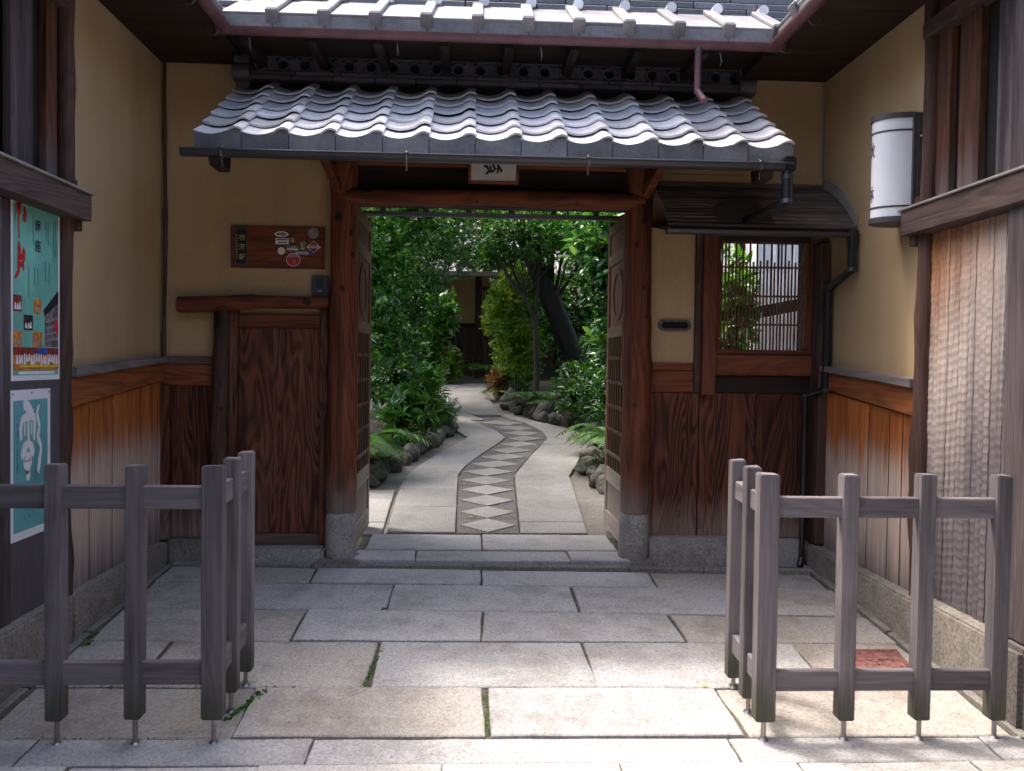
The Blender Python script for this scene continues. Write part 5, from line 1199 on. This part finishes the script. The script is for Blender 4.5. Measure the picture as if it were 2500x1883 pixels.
plant('shade_tree', 'tall tree with high crown over the camellia bed', 'tree', (3.6, 5.2, zt(5.2)), [((1.9, 5.2, 4.9), (1.4, 1.6, .7), 420), ((3.0, 7.0, 5.0), (1.5, 1.5, .9), 420)], .13, .46, 6, .95, 'leaf_mid', [([(3.6, 5.2, zt(5.2)), (3.5, 5.2, 2.5), (3.1, 5.3, 4.2), (2.4, 5.4, 4.9)], .12, .05)], bark='bark_dark', nst=12, stem_r=.03)  # also out of view; high crown added to shade the garden
plant('laurel_tree', 'dark laurel hiding the right half of the garden house', 'tree', (2.2, 11.4, zt(11.4)), [((1.75, 11.3, 2.2), (.95, .6, .95), 620), ((1.1, 11.5, 1.55), (.45, .4, .55), 260), ((2.6, 11.3, 3.3), (1.2, .8, .8), 520)], .10, .42, 6, .95, 'leaf_deep', [([(2.2, 11.4, zt(11.4)), (2.15, 11.4, 1.8), (2.0, 11.3, 3.2)], .06, .025)], bark='bark_dark', nst=12)
plant('laurel_tree', 'dark laurel hiding the left half of the garden house', 'tree', (-1.6, 12.2, zt(12.2)), [((-1.35, 12.0, 2.4), (.85, .5, 1.0), 560), ((-1.9, 12.0, 3.3), (1.0, .6, .8), 420), ((-1.05, 11.9, 1.5), (.45, .4, .5), 200)], .10, .42, 6, .95, 'leaf_deep', [([(-1.6, 12.2, zt(12.2)), (-1.55, 12.2, 1.8), (-1.5, 12.1, 3.2)], .06, .025)], bark='bark_dark', nst=12)
plant('laurel_tree', 'dark leafy laurel standing behind the yellow-green bush', 'tree', (1.25, 10.6, zt(10.6)), [((1.05, 10.5, 2.1), (.50, .4, .85), 420), ((.75, 10.7, 2.7), (.45, .4, .4), 220)], .09, .42, 6, .95, 'leaf_deep', [([(1.25, 10.6, zt(10.6)), (1.2, 10.6, 1.8), (1.1, 10.5, 2.8)], .04, .02)], bark='bark_dark', nst=8)
# --- trees behind the garden house
k = 0
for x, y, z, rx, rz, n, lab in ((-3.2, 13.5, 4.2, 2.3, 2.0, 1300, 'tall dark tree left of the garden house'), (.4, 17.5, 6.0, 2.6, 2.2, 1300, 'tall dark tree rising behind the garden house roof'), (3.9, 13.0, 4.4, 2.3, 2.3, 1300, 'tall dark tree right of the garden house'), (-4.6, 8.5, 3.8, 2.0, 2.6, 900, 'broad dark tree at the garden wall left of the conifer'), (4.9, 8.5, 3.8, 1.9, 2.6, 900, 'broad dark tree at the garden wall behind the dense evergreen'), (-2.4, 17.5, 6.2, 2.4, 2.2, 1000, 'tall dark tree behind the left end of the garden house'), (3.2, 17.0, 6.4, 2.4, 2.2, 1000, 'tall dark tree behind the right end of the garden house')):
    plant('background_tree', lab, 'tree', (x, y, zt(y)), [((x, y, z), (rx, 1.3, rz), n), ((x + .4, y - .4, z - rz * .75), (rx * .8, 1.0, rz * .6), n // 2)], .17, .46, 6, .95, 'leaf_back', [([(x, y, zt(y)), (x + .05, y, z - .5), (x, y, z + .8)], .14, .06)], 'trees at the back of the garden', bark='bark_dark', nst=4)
# moss and ground cover on the beds (uncountable)
rng = np.random.default_rng(21); B = []
for fe, s in ((le, -1), (re_, 1)):
    for _ in range(5200):
        y = 1.0 + 8.5 * rng.random() ** 1.2; o_ = .02 + .75 * rng.random() ** 2
        B.append((fe(y) + s * o_, y, zt(y) + float(np.interp(o_, [0, .03, .12, .4, .9], [-.06, .06, .09, .12, .16])) - .004))
B = np.array(B); D = norm(rng.normal(size=B.shape) * np.array([1, 1, .4]) + np.array([0, 0, .8])); L = .018 + .035 * rng.random(len(B)) ** 2
V, F = leaf_arrays(B, D, norm(rng.normal(size=B.shape) + np.array([0, 0, .5])), L, L * .45, np.full(len(B), .2))
setp(link('moss', tri_mesh('moss', V, F, 'moss'), None), 'low moss and seedlings covering the beds behind the edging stones', 'moss', None, 'stuff')

# ================================================================ GARDEN HOUSE at the end of the path
gy = 12.9; gz = zt(gy)
ho = thing('garden_house', 'dark timber garden house with tiled roof at the end of the path', 'building', (.5, 13.5, gz))
part('wall', MB().box(-3.2, 4.2, gy, gy + 3.0, gz - .3, 3.35), 'plaster', ho)
for a, b in zip(np.arange(-3.2, 4.0, .36), np.arange(-2.84, 4.3, .36)):
    part('plank', MB().box(a + .006, b - .006, gy - .03, gy - .002, gz, 1.96), 'post_dark', ho, .003)
part('rail', MB().box(-3.2, .07, gy - .06, gy - .002, 1.97, 2.05), 'dark', ho, .004)
for x in (-1.9, .14, 1.9):
    part('post', MB().box(x - .07, x + .07, gy - .09, gy - .002, gz - .05, 3.30), 'post_dark', ho, .006)
w = part('window', MB().box(.215, 1.25, gy - .02, gy - .002, 2.06, 2.78), 'white', ho)
for k in range(17): part('lattice_bar', MB().box(.24 + k * .06, .265 + k * .06, gy - .045, gy - .022, 2.065, 2.775), 'dark', w)
for z in (2.03, 2.79): part('window_frame', MB().box(.215, 1.25, gy - .05, gy - .002, z - .028, z + .028), 'post_dark', w, .003)
part('roof', MB().prism([(gy - 1.25, 2.96), (gy - 1.25, 3.02), (gy + 1.5, 4.35), (gy + 3.7, 3.26), (gy + 3.7, 3.20), (gy + 1.5, 4.28)], 'X', -3.7, 4.7), 'tile_dark', ho)
part('gutter', halfpipe('X', -3.7, 4.7, gy - 1.30, 2.97, .05), 'lead', ho, smooth=True)
rf = [o for o in ho.children if o.name.startswith('roof')][0]
rm = MB()
rm.tube([(0, 0, 0), (0, 2.75, 1.33)], .055, 8); rm = rm.mesh('roll_tile', smooth=True); rm.materials.append(M['tile_dark'])
for k in range(30): inst('roll_tile', rm, None, rf, (-3.6 + k * .28, gy - 1.26, 3.03))

# white storehouse seen through the lattice window
st = thing('storehouse', 'white plastered storehouse behind the bamboo lattice window', 'building', (3.9, 3.6, zt(3)))
part('wall', MB().box(2.80, 5.6, 3.05, 5.0, -.2, 4.2), 'plaster_white', st)
part('lean_beam', MB().beam((2.50, 2.75, 1.70), (3.9, 2.95, 1.98), .06, .115), 'dark', st, .004)
part('roof', MB().prism([(2.7, 4.15), (2.7, 4.22), (4.2, 5.0), (5.4, 4.22), (5.4, 4.15)], 'X', 2.55, 5.9), 'tile_dark', st)
for k in range(4):
    x0 = 2.66 + k * .18
    m = MB().prism([(x0, 2.42), (x0 + .15, 2.42), (x0 + .15, 2.14), (x0 + .13, 2.11), (x0 + .075, 2.10), (x0 + .02, 2.11), (x0, 2.14)], 'Y', 2.66, 2.664)
    single('hanging_cloth', m, 'paper', 'short white cloth strip hanging behind the bamboo lattice window', 'cloth', 'white cloth strips behind the lattice')
single('cloth_rod', MB().tube([(2.5, 2.662, 2.43), (3.5, 2.662, 2.43)], .012, 8), 'bamboo', 'bamboo rod carrying the white cloth strips behind the lattice', 'rod', smooth=True)
for sx_ in (2.52, 3.48): single('rod_post', MB().box(sx_ - .03, sx_ + .03, 2.64, 2.70, zt(2.6) - .1, 2.45), 'dark', 'dark post holding up the bamboo cloth rod', 'post', 'posts of the cloth rod')

# ================================================================ WEEDS in the joints
def weed(label, pts, n, L, seed, group=None):
    rng = np.random.default_rng(seed); B = []
    for _ in range(n):
        i = rng.integers(0, len(pts) - 1); t = rng.random(); a = np.array(pts[i]); b = np.array(pts[i + 1]); p = a + (b - a) * t + rng.normal(size=2) * .006
        B.append((p[0], p[1], zg(p[1]) - .004))
    B = np.array(B); D = norm(rng.normal(size=B.shape) * np.array([1, 1, .3]) + np.array([0, 0, .75])); l = L * (.5 + rng.random(len(B)))
    V, F = leaf_arrays(B, D, norm(rng.normal(size=B.shape) + np.array([0, 0, 1.])), l, l * .55, np.full(len(B), .3)); c = B.mean(axis=0)
    o = link('weed', tri_mesh('weed', V - c, F, 'leaf_fern'), None, None, tuple(c)); return setp(o, label, 'weed', group)
weed('bright weeds sprouting at the foot of the poster-side fence', [(-.90, -2.08), (-.84, -1.92), (-.80, -1.83)], 130, .020, 1)
weed('thin weeds along the slab joint by the poster-side fence return', [(-.84, -1.815), (-.70, -1.812)], 40, .012, 2)
weed('moss line in the slab joint before the gate centre', [(-.375, -1.36), (-.43, -1.80)], 170, .009, 3)
weed('mossy cross joint in the slab row nearest the street', [(.078, -1.84), (.076, -2.2)], 120, .008, 4)
weed('tuft of weeds at the kerb below the left side house plinth', [(-1.745, -.86), (-1.70, -.93)], 60, .018, 5)
weed('weed patch by the kerb behind the poster-side fence', [(-1.75, -1.22), (-1.73, -1.38)], 80, .020, 6)
weed('small weed at the slab joint end below the gate steps', [(-.43, -.88), (-.44, -.925)], 40, .012, 7)
weed('weeds along the joint under the poster-side fence', [(-1.70, -1.80), (-1.1, -1.808)], 70, .010, 8)
weed('bright weeds beside the stone footing of the right house', [(2.05, -2.27), (2.12, -2.29)], 50, .022, 9)
weed('thin weeds in the front joint between fence pins', [(-1.7, -2.215), (-1.0, -2.22)], 60, .009, 10)

# ================================================================ the row house across the street (unseen behind the camera; added to close off the low sky)
rh = thing('unseen_row_house', 'unseen dark timber row house added across the street to block low sky', 'building', (0, -11, -.17))
part('wall', MB().box(-16, 16, -12.5, -9.3, -.2, 4.6), 'post_dark', rh)
part('upper_wall', MB().box(-15.9, 15.9, -9.298, -9.27, 3.4, 4.5), 'plaster', rh)
part('roof', MB().prism([(-8.4, 4.45), (-8.4, 4.55), (-11.0, 5.7), (-13.4, 4.55), (-13.4, 4.45)], 'X', -16.5, 16.5), 'tile_dark', rh)
part('lower_eave', MB().prism([(-8.3, 2.75), (-8.3, 2.83), (-9.26, 3.35), (-9.26, 3.25)], 'X', -16.2, 16.2), 'tile_dark', rh)
for k in range(10):
    x = -14 + k * 3.1
    w = part('window', MB().box(x, x + 1.7, -9.268, -9.24, 3.5, 4.3), 'black_void', rh)
    for j in range(9): part('lattice_bar', MB().box(x + .08 + j * .18, x + .13 + j * .18, -9.238, -9.20, 3.5, 4.3), 'dark', w)
    d = part('door', MB().box(x + .2, x + 1.6, -9.298, -9.25, -.15, 1.95), 'door', rh)

# small dry leaves dropped on the garden path
rr = random.Random(77)
for k in range(14):
    y = .8 + 6.5 * rr.random() ** 1.3; x = xl(y) - .2 + (xr(y) - xl(y) + .3) * rr.random(); a = rr.uniform(0, 6.28); l = rr.uniform(.016, .03); z = zt(y) + .006
    c, s = math.cos(a) * l, math.sin(a) * l
    single('fallen_leaf', MB().add([(x - c, y - s, z), (x - s * .4, y + c * .4, z + .006), (x + c, y + s, z + .003), (x + s * .4, y - c * .4, z + .007)], [(0, 3, 1), (1, 3, 2)]), 'leaf_fallen', 'tiny dry leaf dropped on the garden path', 'leaf', 'dry leaves on the garden path')
